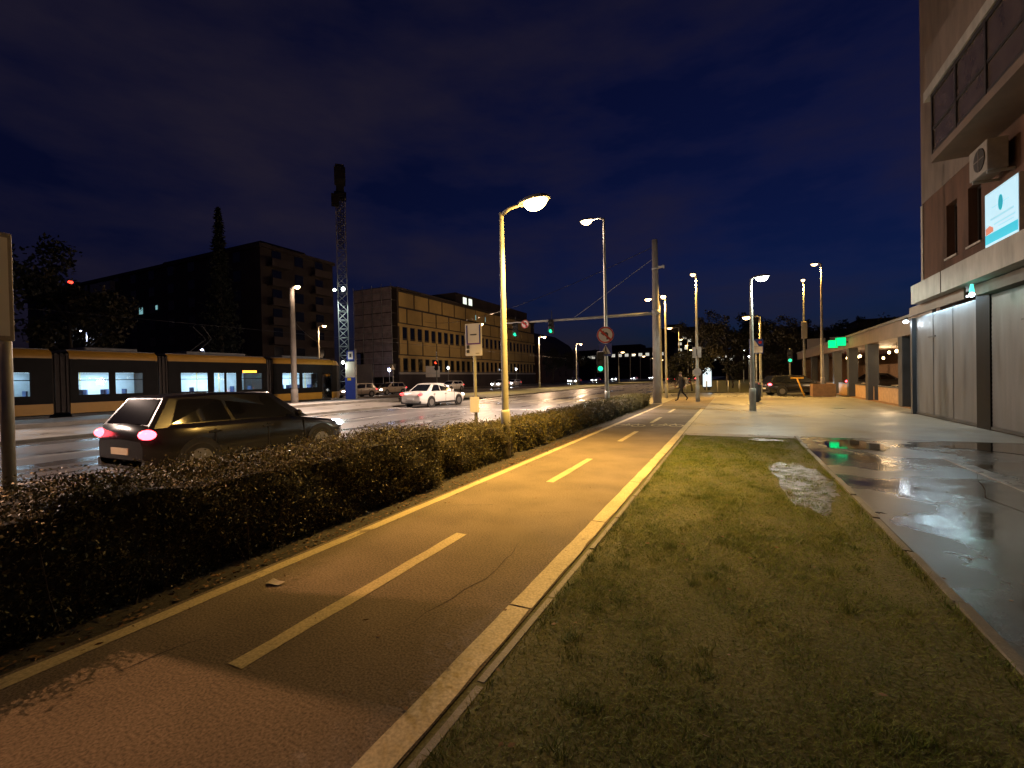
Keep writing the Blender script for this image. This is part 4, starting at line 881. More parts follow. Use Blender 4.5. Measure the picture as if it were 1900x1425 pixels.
s = thing('pillar_lamp', 'small white lamp at the head of the tram stop pillar', 'lamp', (-28.15, 27.1, 3.15)); MB().ell((0, 0, 0), (.12, .12, .12), 10, 6).build('globe', 'led_white', s, True); MB().box(.08, .3, -.03, .03, -.03, .03).build('bracket', 'dark_steel', s)
lamp_light(s, 'POINT', (.12, -.35, -.3), 30, (.8, 1, .95), .08)
t = thing('crossing_sign', 'small crossing sign on a post before the scaffold', 'sign', (-37.5, 44, 0), 0, 'pedestrian crossing signs'); MB().tube([(0, .06, 0), (0, .06, 3.6)], .04, 8).build('pole', 'galvanised', t, True); MB().box(-.4, .4, 0, .03, 2.9, 3.7).build('plate', 'sign_dark', t); MB().add([(-.3, -.005, 3.0), (.3, -.005, 3.0), (0, -.005, 3.6)], [(0, 1, 2)]).build('triangle', 'sign_white', t)
# pictogram board on the lamp at the plaza end
t = thing('pictogram_sign', 'blue and white pictogram sign on a slim post by the bin', 'sign', (1.33, 34.4, 0), R(8)); MB().tube([(0, .05, 0), (0, .05, 3.8)], .04, 8).build('pole', 'galvanised', t, True)
MB().box(-.42, .42, 0, .03, 2.9, 3.85).build('plate', 'sign_blue', t); MB().box(-.38, .38, -.006, -.001, 2.94, 3.35).build('lower_field', 'sign_white', t); MB().add([(-.34, -.006, 3.36), (.16, -.006, 3.36), (-.09, -.006, 3.78)], [(0, 1, 2)]).build('triangle', 'sign_white', t); MB().disc((.24, 3.62), .1, 'y', -.006, -.001, 14).build('roundel', 'sign_red', t)
# cabinets and round sign on the lamp at the path end
t = thing('pole_cabinets', 'pair of grey cabinets strapped to the lamp pole behind the walking person', 'cabinet', (-1.93, 28.56, 2.55)); MB().box(-.24, -.02, -.1, .0, 0, .62).box(.03, .24, -.1, .0, 0, .62).build('cabinet', 'sign_back', t); MB().box(-.05, .06, .0, .04, .1, .5).build('strap', 'dark_steel', t)
t = thing('round_sign', 'round grey sign back low on the lamp pole behind the walking person', 'sign', (-1.93, 28.57, 1.72)); MB().disc((0, 0), .24, 'y', -.03, 0, 22).build('plate', 'sign_back', t); MB().box(-.03, .03, 0, .03, -.05, .05).build('bracket', 'galvanised', t)
t = thing('lamp_box', 'small pale box halfway up the tall lamp past the side street', 'cabinet', (5.5, 46.85, 4.5)); MB().box(-.22, .22, -.16, -.02, 0, 1.5).build('casing', 'board_cream', t, bevel=.05); MB().box(-.05, .05, -.02, .03, .5, .9).build('strap', 'dark_steel', t)
# lit advert column, bollards, litter bin, planter, slanting barrier
t = thing('advert_column', 'slim glowing white advert column among the bollards', 'sign', (-2.5, 50.5, 0), R(10)); MB().box(-.45, .45, -.12, .12, .25, 2.35).build('case', 'pillar_dark', t, bevel=.04); MB().prism([(.4 * math.cos(a), 1.95 + .35 * math.sin(a)) for a in np.linspace(0, PI, 9)] + [(-.4, .35), (.4, .35)], 'y', -.135, -.121).build('face', 'advert_face', t); MB().box(-.3, .3, -.1, .1, 0, .25).build('foot', 'pillar_dark', t)
bol = None; BL = ((-1.4, 45.6), (-.5, 45.5), (.4, 45.6), (1.3, 45.5), (2.2, 45.6), (-2.3, 45.7), (-3.2, 45.8), (-4.1, 45.9))
for i, (x, y) in enumerate(sorted(BL)):
    lab = 'grey steel bollard in the row along the far kerb, ' + ('leftmost', 'second from left', 'third from left', 'fourth from left', 'fourth from right', 'third from right', 'second from right', 'rightmost')[i]
    if bol is None:
        bol = thing('bollard', lab, 'bollard', (x, y, 0), 0, 'bollards along the far kerb'); MB().tube([(0, 0, 0), (0, 0, .95)], .055, 10).build('post', 'galvanised', bol, True); MB().ell((0, 0, .95), (.06, .06, .04), 10, 4, 0, 1).build('cap', 'sign_white', bol, True)
    else: copy_tree(bol, (x, y, 0), 0, lab, 'bollards along the far kerb')
t = thing('litter_bin', 'dark slatted litter bin with a pale lid beside the white lamp', 'bin', (1.02, 28.4, 0)); MB().tube([(0, 0, .06), (0, 0, .98)], [.24, .26], 18).build('body', 'pillar_dark', t, True); MB().tube([(0, 0, 1.0), (0, 0, 1.07), (0, 0, 1.1)], [.285, .285, .2], 18).build('lid', 'fascia_brown', t, True); MB().disc((0, 0), .2, 'z', 0, .06).build('foot', 'dark_steel', t)
for k in range(12): a = 2 * PI * k / 12; MB().box(-.012, .012, -.03, .03, .1, .94).build('slat', 'dark_steel', t).location = (.265 * math.cos(a), .265 * math.sin(a), 0)
t = thing('stone_planter', 'square brown stone planter round the tallest dark lamp', 'planter', (5.15, 35.6, 0)); b = MB(); w = .62
b.box(-w, w, -w, -w + .1, 0, .8); b.box(-w, w, w - .1, w, 0, .8); b.box(-w, -w + .1, -w + .1, w - .1, 0, .8); b.box(w - .1, w, -w + .1, w - .1, 0, .8); b.build('box', 'clay', t); MB().box(-w + .1, w - .1, -w + .1, w - .1, .02, .7).build('soil', 'earth', t)
t = thing('barrier_post', 'slanting amber barrier post at the edge of the side street', 'post', (4.0, 34.2, 0)); MB().tube([(0, 0, 0), (-.42, 0, 1.22)], .045, 8).build('shaft', 'amber_post', t, True); MB().disc((0, 0), .14, 'z', 0, .04).build('foot', 'dark_steel', t); MB().box(-.75, -.05, -.04, .04, 1.18, 1.28).build('crossbar', 'amber_post', t)
for x, y, z, w, h, lab in ((8.2, 60.4, 3.0, 1.7, 2.3, 'pale billboard left of the dark lamp above the parked cars'), (10.1, 60.6, 3.2, 1.2, 2.2, 'yellowish billboard right of the dark lamp above the parked cars')):
    t = thing('billboard', lab, 'sign', (x, y, 0), R(-12)); MB().box(-w / 2, w / 2, -.06, .06, z, z + h).build('panel', 'board_cream', t); MB().tube([(-w / 3, .1, 0), (-w / 3, .1, z + h)], .06, 8).tube([(w / 3, .1, 0), (w / 3, .1, z + h)], .06, 8).build('post', 'dark_steel', t); MB().box(-w / 2 + .1, w / 2 - .1, -.07, -.0605, z + .1, z + .5).build('red_band', 'sign_red', t)

# ---- overhead wires
def wire(label, p, q, sag, r, beads=0):
    t = thing('overhead_wire', label, 'wire', (0, 0, 0), 0, 'overhead wires'); P, Q = Vector(p), Vector(q); n = 16
    pts = [P.lerp(Q, i / n) - Vector((0, 0, sag * 4 * (i / n) * (1 - i / n))) for i in range(n + 1)]
    MB().tube(pts, r, 5).build('wire', 'dark_steel', t)
    if beads:
        for i in range(beads):
            f = .35 + .45 * i / beads; c = P.lerp(Q, f) - Vector((0, 0, sag * 4 * f * (1 - f))); MB().ell(c, (.04, .04, .06), 6, 4).build('insulator', 'sign_white', t)
wire('beaded cross wire from the concrete mast towards the ochre building', (-4.0, 27.1, 8.9), (-51.8, 70, 12.5), 1.6, .016, 12)
wire('contact wire above the nearer tram track', (-31.1, -40, 5.5), (-31.1, 160, 5.5), 0, .014)
wire('cross wire from the tram mast over the tracks', (-27.6, 22.1, 6.0), (-42.6, 37.5, 6.2), .25, .012)

# ---- tower crane with floodlit lattice mast
cr = thing('tower_crane', 'floodlit lattice tower crane rising behind the tram', 'crane', (-68.2, 66.0, 0), R(46)); b = MB(); w = .85; Hc = 37
for sx in (-w, w):
    for sy in (-w, w): b.box(sx - .07, sx + .07, sy - .07, sy + .07, 0, Hc)
for k in range(22):
    z0, z1 = k * 1.7, k * 1.7 + 1.7
    for (p, q) in (((-w, -w), (w, -w)), ((w, -w), (w, w)), ((w, w), (-w, w)), ((-w, w), (-w, -w))):
        if k % 2: p, q = q, p
        b.tube([(p[0], p[1], z0), (q[0], q[1], z1)], .06, 4); b.tube([(p[0], p[1], z1), (q[0], q[1], z1)], .045, 4)
b.build('mast', 'frame_light', cr)
MB().box(-1.1, 1.1, -1.1, 1.1, 37.1, 38.1).build('slewing_ring', 'dark_steel', cr); MB().box(-1.6, -.2, -2.3, -.8, 35.2, 37.2).build('cab', 'dark_facade', cr); MB().tube([(0, 0, 38), (0, 0, 42)], [.9, .15], 4).build('tower_head', 'dark_facade', cr)
j = MB()
for k in range(24):
    y0, y1 = 1 + k * 1.6, 2.6 + k * 1.6; j.tube([(-.6, y0, 38.3), (0, y1, 39.6), (.6, y0, 38.3), (-.6, y1, 38.3), (.6, y1, 38.3)], .05, 4)
j.tube([(0, 1, 39.6), (0, 40, 39.6)], .07, 4); j.tube([(-.6, 1, 38.3), (-.6, 40, 38.3)], .07, 4); j.tube([(.6, 1, 38.3), (.6, 40, 38.3)], .07, 4); j.build('jib', 'dark_facade', cr)
MB().box(-.7, .7, -12, -1, 38.2, 38.5).build('counter_jib', 'dark_facade', cr); MB().box(-.9, .9, -12, -9, 36.0, 38.1).build('counterweight', 'dark_facade', cr)
for i, (x, lab) in enumerate(((-1.1, 'left floodlight on the crane mast'), (1.0, 'right floodlight on the crane mast'))):
    f = thing('floodlight', lab, 'lamp', (-68.2 + .75 + x * .75, 66 - 1.6 + x * .3, 19.2 + .1 * i), 0, 'floodlights on the crane'); MB().ell((0, 0, 0), (.32 + .12 * i, .2, .28 + .1 * i), 12, 6).build('lens', 'led_white', f, True); MB().box(-.3, .3, .1, .4, -.25, .25).build('casing', 'dark_steel', f)
    lamp_light(f, 'SPOT', (.2, -.5, -.6), 2600, (.72, .95, 1), .1, (R(13), 0, R(30)), R(60), .6)
s = thing('warning_light', 'tiny red warning light above the tram far left', 'lamp', (-70, 26, 14.0)); MB().ell((0, 0, 0), (.25, .25, .2), 8, 5).build('lens', 'red_dot', s, True); MB().tube([(0, 0, -14), (0, 0, -.2)], .07, 6).build('post', 'dark_steel', s)
# ================================================================== TRAM
tr = thing('tram', 'long yellow and black low floor tram with lit windows at the stop', 'tram', (-31.33, 0, 0))
HW = 1.325
def tram_module(y0, y1, holes, doors):
    mid = (y0 + y1) / 2
    for s in (1, -1):
        x0, x1 = (HW - .06, HW) if s > 0 else (-HW, -HW + .06)
        wall_grid(MB(), y0, y1, .80, 3.02, [(a, b, 1.2 if not d else .80, 2.32) for (a, b, d) in holes], x0, x1, 'x').build('side_wall', 'tram_black', tr)
        dr = [(a, b) for (a, b, d) in holes if d]
        sk = wall_grid(MB(), y0, y1, .28, .80, [(a, b, .28, .80) for (a, b) in dr], x0 if s > 0 else x0 - .012, x1 + .012 if s > 0 else x1, 'x').build('skirt_panel', 'tram_yellow', tr)
        cp = MB().add([(s * (HW + .005), y0, 3.02), (s * (HW + .005), y1, 3.02), (s * (HW - .02), y1, 3.30), (s * (HW - .02), y0, 3.30), (s * (HW - .28), y1, 3.46), (s * (HW - .28), y0, 3.46)], [(0, 1, 2, 3), (3, 2, 4, 5)]).build('roof_edge_panel', 'tram_yellow', tr, True)
        for (a, b, d) in holes:
            xx = s * (HW - .025); zb = 1.2 if not d else .30
            w = MB().box(xx - .008, xx + .008, a + .02, b - .02, zb + .02, 2.3).build('door_glass' if d else 'window', 'clear_glass', tr)
            fr = MB().box(xx - .02, xx + .02, a, a + .045, zb, 2.32).box(xx - .02, xx + .02, b - .045, b, zb, 2.32)
            if not d: fr.box(xx - .02, xx + .02, a + .045, b - .045, 1.93, 1.97)
            fr.build('frame', 'tram_black', w)
    MB().box(-HW + .28, HW - .28, y0, y1, 3.4, 3.5).build('roof', 'tram_grey', tr)
    MB().box(-HW + .4, HW - .4, mid - (y1 - y0) * .3, mid + (y1 - y0) * .3, 3.5, 3.68).build('roof_unit', 'tram_grey', tr, bevel=.04)
    MB().box(-HW + .07, HW - .07, y0, y1, .26, .34).build('floor', 'tram_grey', tr)
    MB().box(-HW + .07, HW - .07, y0, y1, 2.42, 2.5).build('ceiling', 'tram_inside', tr)
    MB().box(-.75, -.45, y0 + .2, y1 - .2, 2.37, 2.415).box(.45, .75, y0 + .2, y1 - .2, 2.37, 2.415).build('ceiling_light', 'tram_ceiling', tr)
    MB().box(-HW + .07, -HW + .09, y0, y1, .35, 2.41).build('bright_backing', 'tram_inside', tr)  # panel added over the far windows so the interior shows bright through the glass
    y = y0 + .5
    while y < y1 - .6:
        if not any(d and a - .5 < y < b + .2 for a, b, d in holes):
            for x in (-1.0, .95): MB().box(x - .2, x + .2, y, y + .42, .7, .78).box(x - .2, x + .2, y, y + .07, .78, 1.45).box(x - .05, x + .05, y + .1, y + .3, .34, .7).build('seat', 'tram_seat', tr)
        y += .95
    for k in range(int((y1 - y0) / 1.4)): MB().tube([(.25, y0 + .8 + 1.4 * k, .34), (.25, y0 + .8 + 1.4 * k, 2.42)], .02, 6).build('grab_pole', 'sign_yellow', tr)
    MB().box(-HW + .15, HW - .15, y0 + .1, y1 - .1, .08, .25).build('underframe', 'dark_steel', tr)
MODS = [(22.3, 27.75, [(23.0, 24.55, 0), (24.75, 26.2, 0), (26.6, 27.6, 1)]), (15.45, 21.75, [(16.1, 17.75, 0), (18.05, 18.8, 1), (18.85, 19.6, 1), (19.9, 21.45, 0)]), (11.0, 14.9, [(11.3, 12.65, 0), (12.85, 14.2, 0)]), (4.2, 10.35, [(4.7, 6.2, 0), (6.4, 7.2, 1), (7.25, 8.05, 1), (8.5, 9.6, 0)]), (-1.6, 3.7, [(.2, 1.6, 0), (1.8, 3.2, 0)])]
for y0, y1, hs in MODS: tram_module(y0, y1, hs, None)
for k in range(4):
    a, b = MODS[k + 1][1], MODS[k][0]; bl = MB(); n = 6
    for i in range(n):
        ya, yb_ = a + (b - a) * i / n, a + (b - a) * (i + 1) / n; r = .05 if i % 2 else .12; bl.box(-HW + r, HW - r, ya, yb_, .35, 3.35 - r)
    bl.build('bellows', 'bellows', tr)
def tram_nose(yA, yB, s):
    secs = [(yA, 1.325, .28, 3.40), (yA + (yB - yA) * .4, 1.27, .26, 3.34), (yA + (yB - yA) * .75, 1.10, .28, 3.05), (yB, .85, .34, 2.35)]
    for nm, mt, za, zb_ in (('nose_skirt', 'tram_yellow', 0, .8), ('nose_mask', 'tram_black', .8, 3.0), ('nose_cap', 'tram_yellow', 3.0, 9)):
        vs = []; fs = []
        for (y, w, lo, hi) in secs:
            z0, z1 = max(lo, za), min(hi, max(zb_, za + .02)); z1 = max(z1, z0 + .01); vs += [(-w, y, z0), (w, y, z0), (w, y, z1), (-w, y, z1)]
        for i in range(len(secs) - 1):
            for k in range(4): fs.append((4 * i + k, 4 * i + (k + 1) % 4, 4 * i + 4 + (k + 1) % 4, 4 * i + 4 + k))
        fs.append((12, 13, 14, 15)); MB().add(vs, fs).build(nm, mt, tr, bevel=.05)
    for x in (-.6, .6): MB().ell((x, yB, .95), (.14, .05, .1), 10, 6).build('headlight', 'headlight_warm' if s > 0 else 'tail_red_dim', tr, True)
    MB().box(-.7, .7, min(yB, yB - .04 * s), max(yB, yB - .04 * s), 2.1, 2.3).build('destination_display', 'display_orange', tr)
tram_nose(27.75, 28.9, 1); tram_nose(-1.6, -2.8, -1)
MB().tube([(-.5, 17.6, 3.7), (-.3, 18.6, 4.6), (-.5, 17.9, 5.42)], .03, 6).tube([(.5, 17.6, 3.7), (.3, 18.6, 4.6), (.5, 17.9, 5.42)], .03, 6).tube([(-.8, 17.9, 5.42), (.8, 17.9, 5.42)], .03, 6).box(-.6, .6, 17.4, 17.8, 3.5, 3.7).build('pantograph', 'dark_steel', tr)
MB().box(HW + .002, HW + .012, 20.0, 21.0, 2.36, 2.5).build('side_display', 'display_orange', tr)
for y in (24.3, 26.1, 12.1, 13.8, 1.0, 2.8):
    for x in (-.76, .76): MB().disc((y, .30), .29, 'x', x - .06, x + .06, 18).build('wheel', 'rail', tr)
lamp_light(tr, 'AREA', (0, 25.0, 2.33), 110, (.62, .88, 1), .8, (0, 0, 0)); lamp_light(tr, 'AREA', (0, 18.6, 2.33), 110, (.62, .88, 1), .8); lamp_light(tr, 'AREA', (0, 12.9, 2.33), 90, (.62, .88, 1), .8); lamp_light(tr, 'AREA', (0, 7.3, 2.33), 110, (.62, .88, 1), .8)

# ================================================================== CARS
def car(label, loc, rz, Lg, W, H, kind, paint, head, tail, group, head_power=0.0, tail_on=True, plain=False):
    t = thing('car', label, 'car', loc, rz, group); hw = W / 2; L2 = Lg / 2
    hood, belt, boot = (.86, .93, .98) if kind != 'suv' else (1.0, 1.06, 1.08)
    cab0, cab1 = {'hatch': (-.49, .26), 'sedan': (-.36, .24), 'suv': (-.49, .24)}[kind]; rf0, rf1 = {'hatch': (-.40, .06), 'sedan': (-.20, .05), 'suv': (-.44, .08)}[kind]
    st = [-.5, -.485, -.46, -.40, -.30, -.15, 0, .15, .28, .38, .45, .485, .5]; secs = []
    for f in st:
        af = abs(f); w = hw * (1 - .20 * max(0, (af - .40) / .10) ** 2 - .02 * af); zb = .20 + .10 * max(0, (af - .42) / .08) ** 2
        if f > cab1: zt = hood - (hood - .66) * ((f - cab1) / (.5 - cab1)) ** 1.7
        elif f < cab0: zt = boot - .16 * max(0, (-f - .44) / .06)
        else: zt = belt + (boot - belt) * (cab1 - f) / (cab1 - cab0)
        if af > .49: zt -= .10
        secs.append([(0, zb), (w * .88, zb), (w * .985, zb + .12), (w, zb + .36), (w * .985, zt - .10), (w * .90, zt - .015), (0, zt + .015)])
    vs = []; fs = []; m = 12
    for f, sc in zip(st, secs):
        y = f * Lg; vs += [(x, y, z) for x, z in sc] + [(-x, y, z) for x, z in sc[-2:0:-1]]
    for i in range(len(st) - 1):
        for k in range(m): fs.append((i * m + k, i * m + (k + 1) % m, (i + 1) * m + (k + 1) % m, (i + 1) * m + k))
    fs.append(tuple(range(m))); fs.append(tuple((len(st) - 1) * m + k for k in range(m)))
    MB().add(vs, fs).build('body', paint, t, True)
    zb = belt - .04; wb, wr = hw * .905, hw * .70; B0, B1, R0_, R1_ = cab0 * Lg + .02, cab1 * Lg, rf0 * Lg, rf1 * Lg
    c = dict(a=(-wb, B0, zb + .03), b=(wb, B0, zb + .03), c=(wb, B1, zb), d=(-wb, B1, zb), e=(-wr * .96, R0_, H - .02), f=(wr * .96, R0_, H - .02), g=(wr, R1_, H - .01), h=(-wr, R1_, H - .01), m=(-wr * 1.02, (R0_ + R1_) / 2, H + .02), n=(wr * 1.02, (R0_ + R1_) / 2, H + .02))
    V = list(c.values()); ix = {k: i for i, k in enumerate(c)}
    F = [('a', 'b', 'f', 'e'), ('d', 'c', 'g', 'h'), ('b', 'c', 'g', 'n', 'f'), ('a', 'd', 'h', 'm', 'e'), ('e', 'f', 'n', 'm'), ('m', 'n', 'g', 'h')]
    MB().add(V, [tuple(ix[k] for k in f) for f in F]).build('cabin', paint, t, bevel=.05)
    def pane(nm, p, u0, u1, v0, v1, mat='car_glass'):
        P = [Vector(q) for q in p]
        def at(u, v): return (P[0] * (1 - u) + P[1] * u) * (1 - v) + (P[3] * (1 - u) + P[2] * u) * v
        nn = (P[1] - P[0]).cross(P[3] - P[0]).normalized(); ctr = sum(P, Vector()) / 4
        if nn.dot(ctr - Vector((0, (B0 + B1) / 2, (zb + H) / 2))) < 0: nn = -nn
        q = [at(u0, v0), at(u1, v0), at(u1, v1), at(u0, v1)]
        return MB().add([x + nn * .012 for x in q] + [x - nn * .01 for x in q], [(0, 1, 2, 3), (0, 1, 5, 4), (1, 2, 6, 5), (2, 3, 7, 6), (3, 0, 4, 7)]).build(nm, mat, t)
    pane('windscreen', (c['d'], c['c'], c['g'], c['h']), .06, .94, .06, .92); pane('rear_window', (c['a'], c['b'], c['f'], c['e']), .09, .91, .12, .9)
    for s, q in ((1, (c['b'], c['c'], c['g'], c['f'])), (-1, (c['a'], c['d'], c['h'], c['e']))):
        pane('side_window', q, .47, .90, .10, .86); pane('side_window', q, .10, .44, .10, .86)
        MB().ell((s * (hw + .08), B1 - .42, belt + .06), (.10, .06, .075), 10, 6).build('mirror', paint, t, True)
        wr_ = .315 if kind != 'suv' else .35
        for yy in (-.31 * Lg, .315 * Lg):
            ar_ = MB(); ar_.disc((yy, wr_ + .02), wr_ + .055, 'x', min(s * (hw - .10), s * (hw + .003)), max(s * (hw - .10), s * (hw + .003)), 24); ar_.build('wheel_arch', 'black_plastic', t)
            wh = MB().disc((yy, wr_), wr_, 'x', min(s * (hw - .15), s * (hw + .015)), max(s * (hw - .15), s * (hw + .015)), 24).build('wheel', 'tyre', t, bevel=.03)
            rm = MB(); xo = s * (hw + .018); xi = s * (hw + .005)
            rm.disc((yy, wr_), wr_ * .64, 'x', min(xo, xi), max(xo, xi), 20); rm.build('rim', 'rim', wh)
        hl = MB().ell((s * hw * .70, L2 - .10, .66 if kind != 'suv' else .80), (.19, .14, .075), 12, 6).build('headlight', head, t, True)
        MB().ell((s * hw * .80, -L2 + .07, boot - .16), (.15, .12, .085), 12, 6).build('tail_light', tail, t, True)
    MB().box(-.26, .26, -L2 - .016, -L2 + .03, .48, .59).build('number_plate', 'plate', t); MB().box(-.26, .26, L2 - .03, L2 + .012, .36, .46).build('number_plate', 'plate', t)
    MB().box(-hw * .84, hw * .84, -L2 + .0, -L2 + .07, .24, .40).box(-hw * .7, hw * .7, L2 - .12, L2 - .004, .22, .34).build('bumper_trim', 'black_plastic', t)
    for s in (1, -1): MB().box(min(s * (hw - .01), s * (hw + .006)), max(s * (hw - .01), s * (hw + .006)), -.02 * Lg, .03 * Lg, belt - .16, belt - .13).box(min(s * (hw - .01), s * (hw + .006)), max(s * (hw - .01), s * (hw + .006)), -.27 * Lg, -.22 * Lg, belt - .16, belt - .13).build('door_handle', 'black_plastic', t)
    for s in (1, -1):
        for fy in (-.245, .005, .21): MB().box(min(s * (hw - .03), s * (hw + .004)), max(s * (hw - .03), s * (hw + .004)), fy * Lg - .006, fy * Lg + .006, .34, belt - .09).build('door_seam', 'black_plastic', t)
        MB().box(min(s * (hw - .03), s * (hw + .012)), max(s * (hw - .03), s * (hw + .012)), -.22 * Lg, .22 * Lg, .22, .32).build('sill_trim', 'black_plastic', t)
    if head_power:
        for s in (1, -1): lamp_light(t, 'SPOT', (s * hw * .7, L2 + .12, .64), head_power, (.86, .94, 1), .06, (R(84), 0, 0), R(70), .8)
    return t
car('black hatchback with glowing red tail lights on the road behind the hedge', (-9.3, 6.1, RZ), 0, 4.15, 1.76, 1.46, 'hatch', 'car_black', 'headlight', 'tail_red', None, 160)
car('white saloon driving away past the stop line', (-17.3, 24.2, RZ), R(-3), 4.5, 1.8, 1.44, 'sedan', 'car_white', 'headlight_warm', 'tail_red_dim', None, 60)
car('dark car turning into the side street with red tail light', (4.0, 39.2, RZ), R(-68), 4.4, 1.78, 1.45, 'hatch', 'car_black', 'headlight', 'tail_red', None, 40)
car('dark car with red tail light seen between the arcade pillars', (10.8, 47.0, RZ), R(-80), 4.4, 1.78, 1.45, 'sedan', 'car_grey', 'headlight_warm', 'tail_red', None)
c1 = car('beige car facing the viewer behind the tram stop pillar', (-36.6, 37.0, RZ), R(172), 4.3, 1.76, 1.48, 'hatch', 'car_beige', 'headlight_warm', 'tail_red_dim', 'oncoming cars beside the tram stop', 30)
c2 = copy_tree(c1, (-38.2, 44.2, RZ), R(176), 'second beige car facing the viewer, right of the stop pillar', 'oncoming cars beside the tram stop')
c3 = car('pale car facing the viewer beyond the white saloon', (-37.0, 56.0, RZ), R(180), 4.4, 1.78, 1.5, 'suv', 'car_white', 'headlight', 'tail_red_dim', 'oncoming cars beside the tram stop', 60)
for x, y, lab in ((-37.2, 72, 'pale oncoming car left of the near lamp pole'), (-40.5, 84, 'pale oncoming car right of the near lamp pole')): copy_tree(c3, (x, y, RZ), R(180), lab, 'oncoming cars in the far carriageway')
far = [(-37, 114), (-40.4, 122), (-37.2, 134), (-40.4, 146), (-37, 158), (-40.3, 172), (-37.1, 190), (-40.3, 210), (-37, 235), (-40.3, 262), (-37, 300)]
for x, y in far: copy_tree(c3, (x, y, RZ), R(180), 'far oncoming car with white headlights in the queue down the road', 'queue of oncoming headlights far down the road')
r1 = car('far car with red tail lights just right of the concrete mast', (-12.8, 110, RZ), 0, 4.4, 1.78, 1.46, 'sedan', 'car_grey', 'sign_dark', 'tail_red', 'far cars driving away')
for x, y, lab in ((-9.2, 122, 'far car with red tail lights, nearest the walking person'), (-12.8, 140, 'farthest car with red tail lights right of the mast')): copy_tree(r1, (x, y, RZ), 0, lab, 'far cars driving away')

# ================================================================== PERSON
def skinned(name, verts, edges, radii, root, sub=2):
    me = bpy.data.meshes.new(name); me.from_pydata(verts, edges, []); o = bpy.data.objects.new(name, me); C.objects.link(o)
    o.modifiers.new('skin', 'SKIN'); sv = me.skin_vertices[0].data
    for i, r in enumerate(radii): sv[i].radius = r if hasattr(r, '__len__') else (r, r); sv[i].use_root = (i == root)
    s = o.modifiers.new('sub', 'SUBSURF'); s.levels = sub; s.render_levels = sub
    bpy.context.view_layer.update(); dg = bpy.context.evaluated_depsgraph_get(); out = bpy.data.meshes.new_from_object(o.evaluated_get(dg))
    bpy.data.objects.remove(o); bpy.data.meshes.remove(me); out.name = name; return out
pv, pe, prd = [], [], []
def pt(x, y, z, r, link=None):
    pv.append((x, y, z)); prd.append(r); i = len(pv) - 1
    if link is not None: pe.append((link, i))
    return i
pel = pt(0, 0, .98, (.15, .12)); sp = pt(.02, 0, 1.16, (.145, .115), pel); chs = pt(.035, 0, 1.36, (.165, .125), sp); nk = pt(.055, 0, 1.49, .06, chs); jaw = pt(.085, 0, 1.57, (.078, .085), nk); hd = pt(.085, 0, 1.66, (.09, .098), jaw); tp = pt(.075, 0, 1.73, (.06, .065), hd); nose = pt(.175, 0, 1.615, .016, jaw)
for s in (1, -1): pt(.07, s * .088, 1.62, .018, hd)
for s, kx, kz, ax, az, tx, tz in ((1, .20, .53, .30, .10, .46, .045), (-1, -.06, .53, -.36, .17, -.27, .04)):
    h_ = pt(.0, s * .10, .90, .095, pel); k_ = pt(kx, s * .10, kz, .062, h_); cf = pt((kx + ax) / 2, s * .1, (kz + az) / 2 + .03, .055, k_); a_ = pt(ax, s * .10, az, .042, cf); pt(tx, s * .115, tz, .036, a_)
hands = []
for s, ex, wx in ((1, -.10, -.08), (-1, .12, .26)):
    sh = pt(.035, s * .19, 1.40, .065, chs); el = pt(ex, s * .24, 1.14, .05, sh); wr_ = pt(wx, s * .245, .92, .032, el); pm = pt(wx + .015, s * .245, .85, (.035, .02), wr_)
    for k, (dx, ln) in enumerate(((.028, .075), (.010, .085), (-.008, .08), (-.026, .065))): f1 = pt(wx + .015 + dx, s * .245, .805, .009, pm); pt(wx + .02 + dx, s * .235, .805 - ln * .6, .008, f1)
    th_ = pt(wx + .055, s * .235, .84, .010, pm); pt(wx + .065, s * .23, .80, .009, th_)
pme = skinned('body', pv, pe, prd, 0, 2)
for mn in ('cloth_dark', 'cloth_trouser', 'skin'): pme.materials.append(MATS[mn])
for p in pme.polygons:
    c = p.center
    p.material_index = 2 if (c.z > 1.50 or (abs(c.y) > .19 and c.z < .92)) else (1 if c.z < .90 else 0)
    p.use_smooth = True
pr_ = thing('person', 'person in dark clothes with a grey backpack walking past the hedge end', 'person', (-2.85, 29.3, 0.0), R(180 + 25), None)
o = bpy.data.objects.new('body', pme); C.objects.link(o); o.parent = pr_
MB().ell((.070, 0, 1.665), (.105, .10, .105), 14, 8, -.25, 1).build('hair', 'hair', pr_, True)
MB().tube([(.01, 0, .80), (.005, 0, 1.0), (.02, 0, 1.2), (.03, 0, 1.43)], [.19, .18, .175, .15], 16, squash=.95).build('coat', 'cloth_dark', pr_, True)
bpk = MB().box(-.30, -.13, -.15, .15, 1.0, 1.42).build('backpack', 'cloth_grey', pr_, bevel=.06)
MB().box(-.34, -.305, -.1, .1, 1.05, 1.22).build('pocket', 'cloth_grey', bpk, bevel=.015)

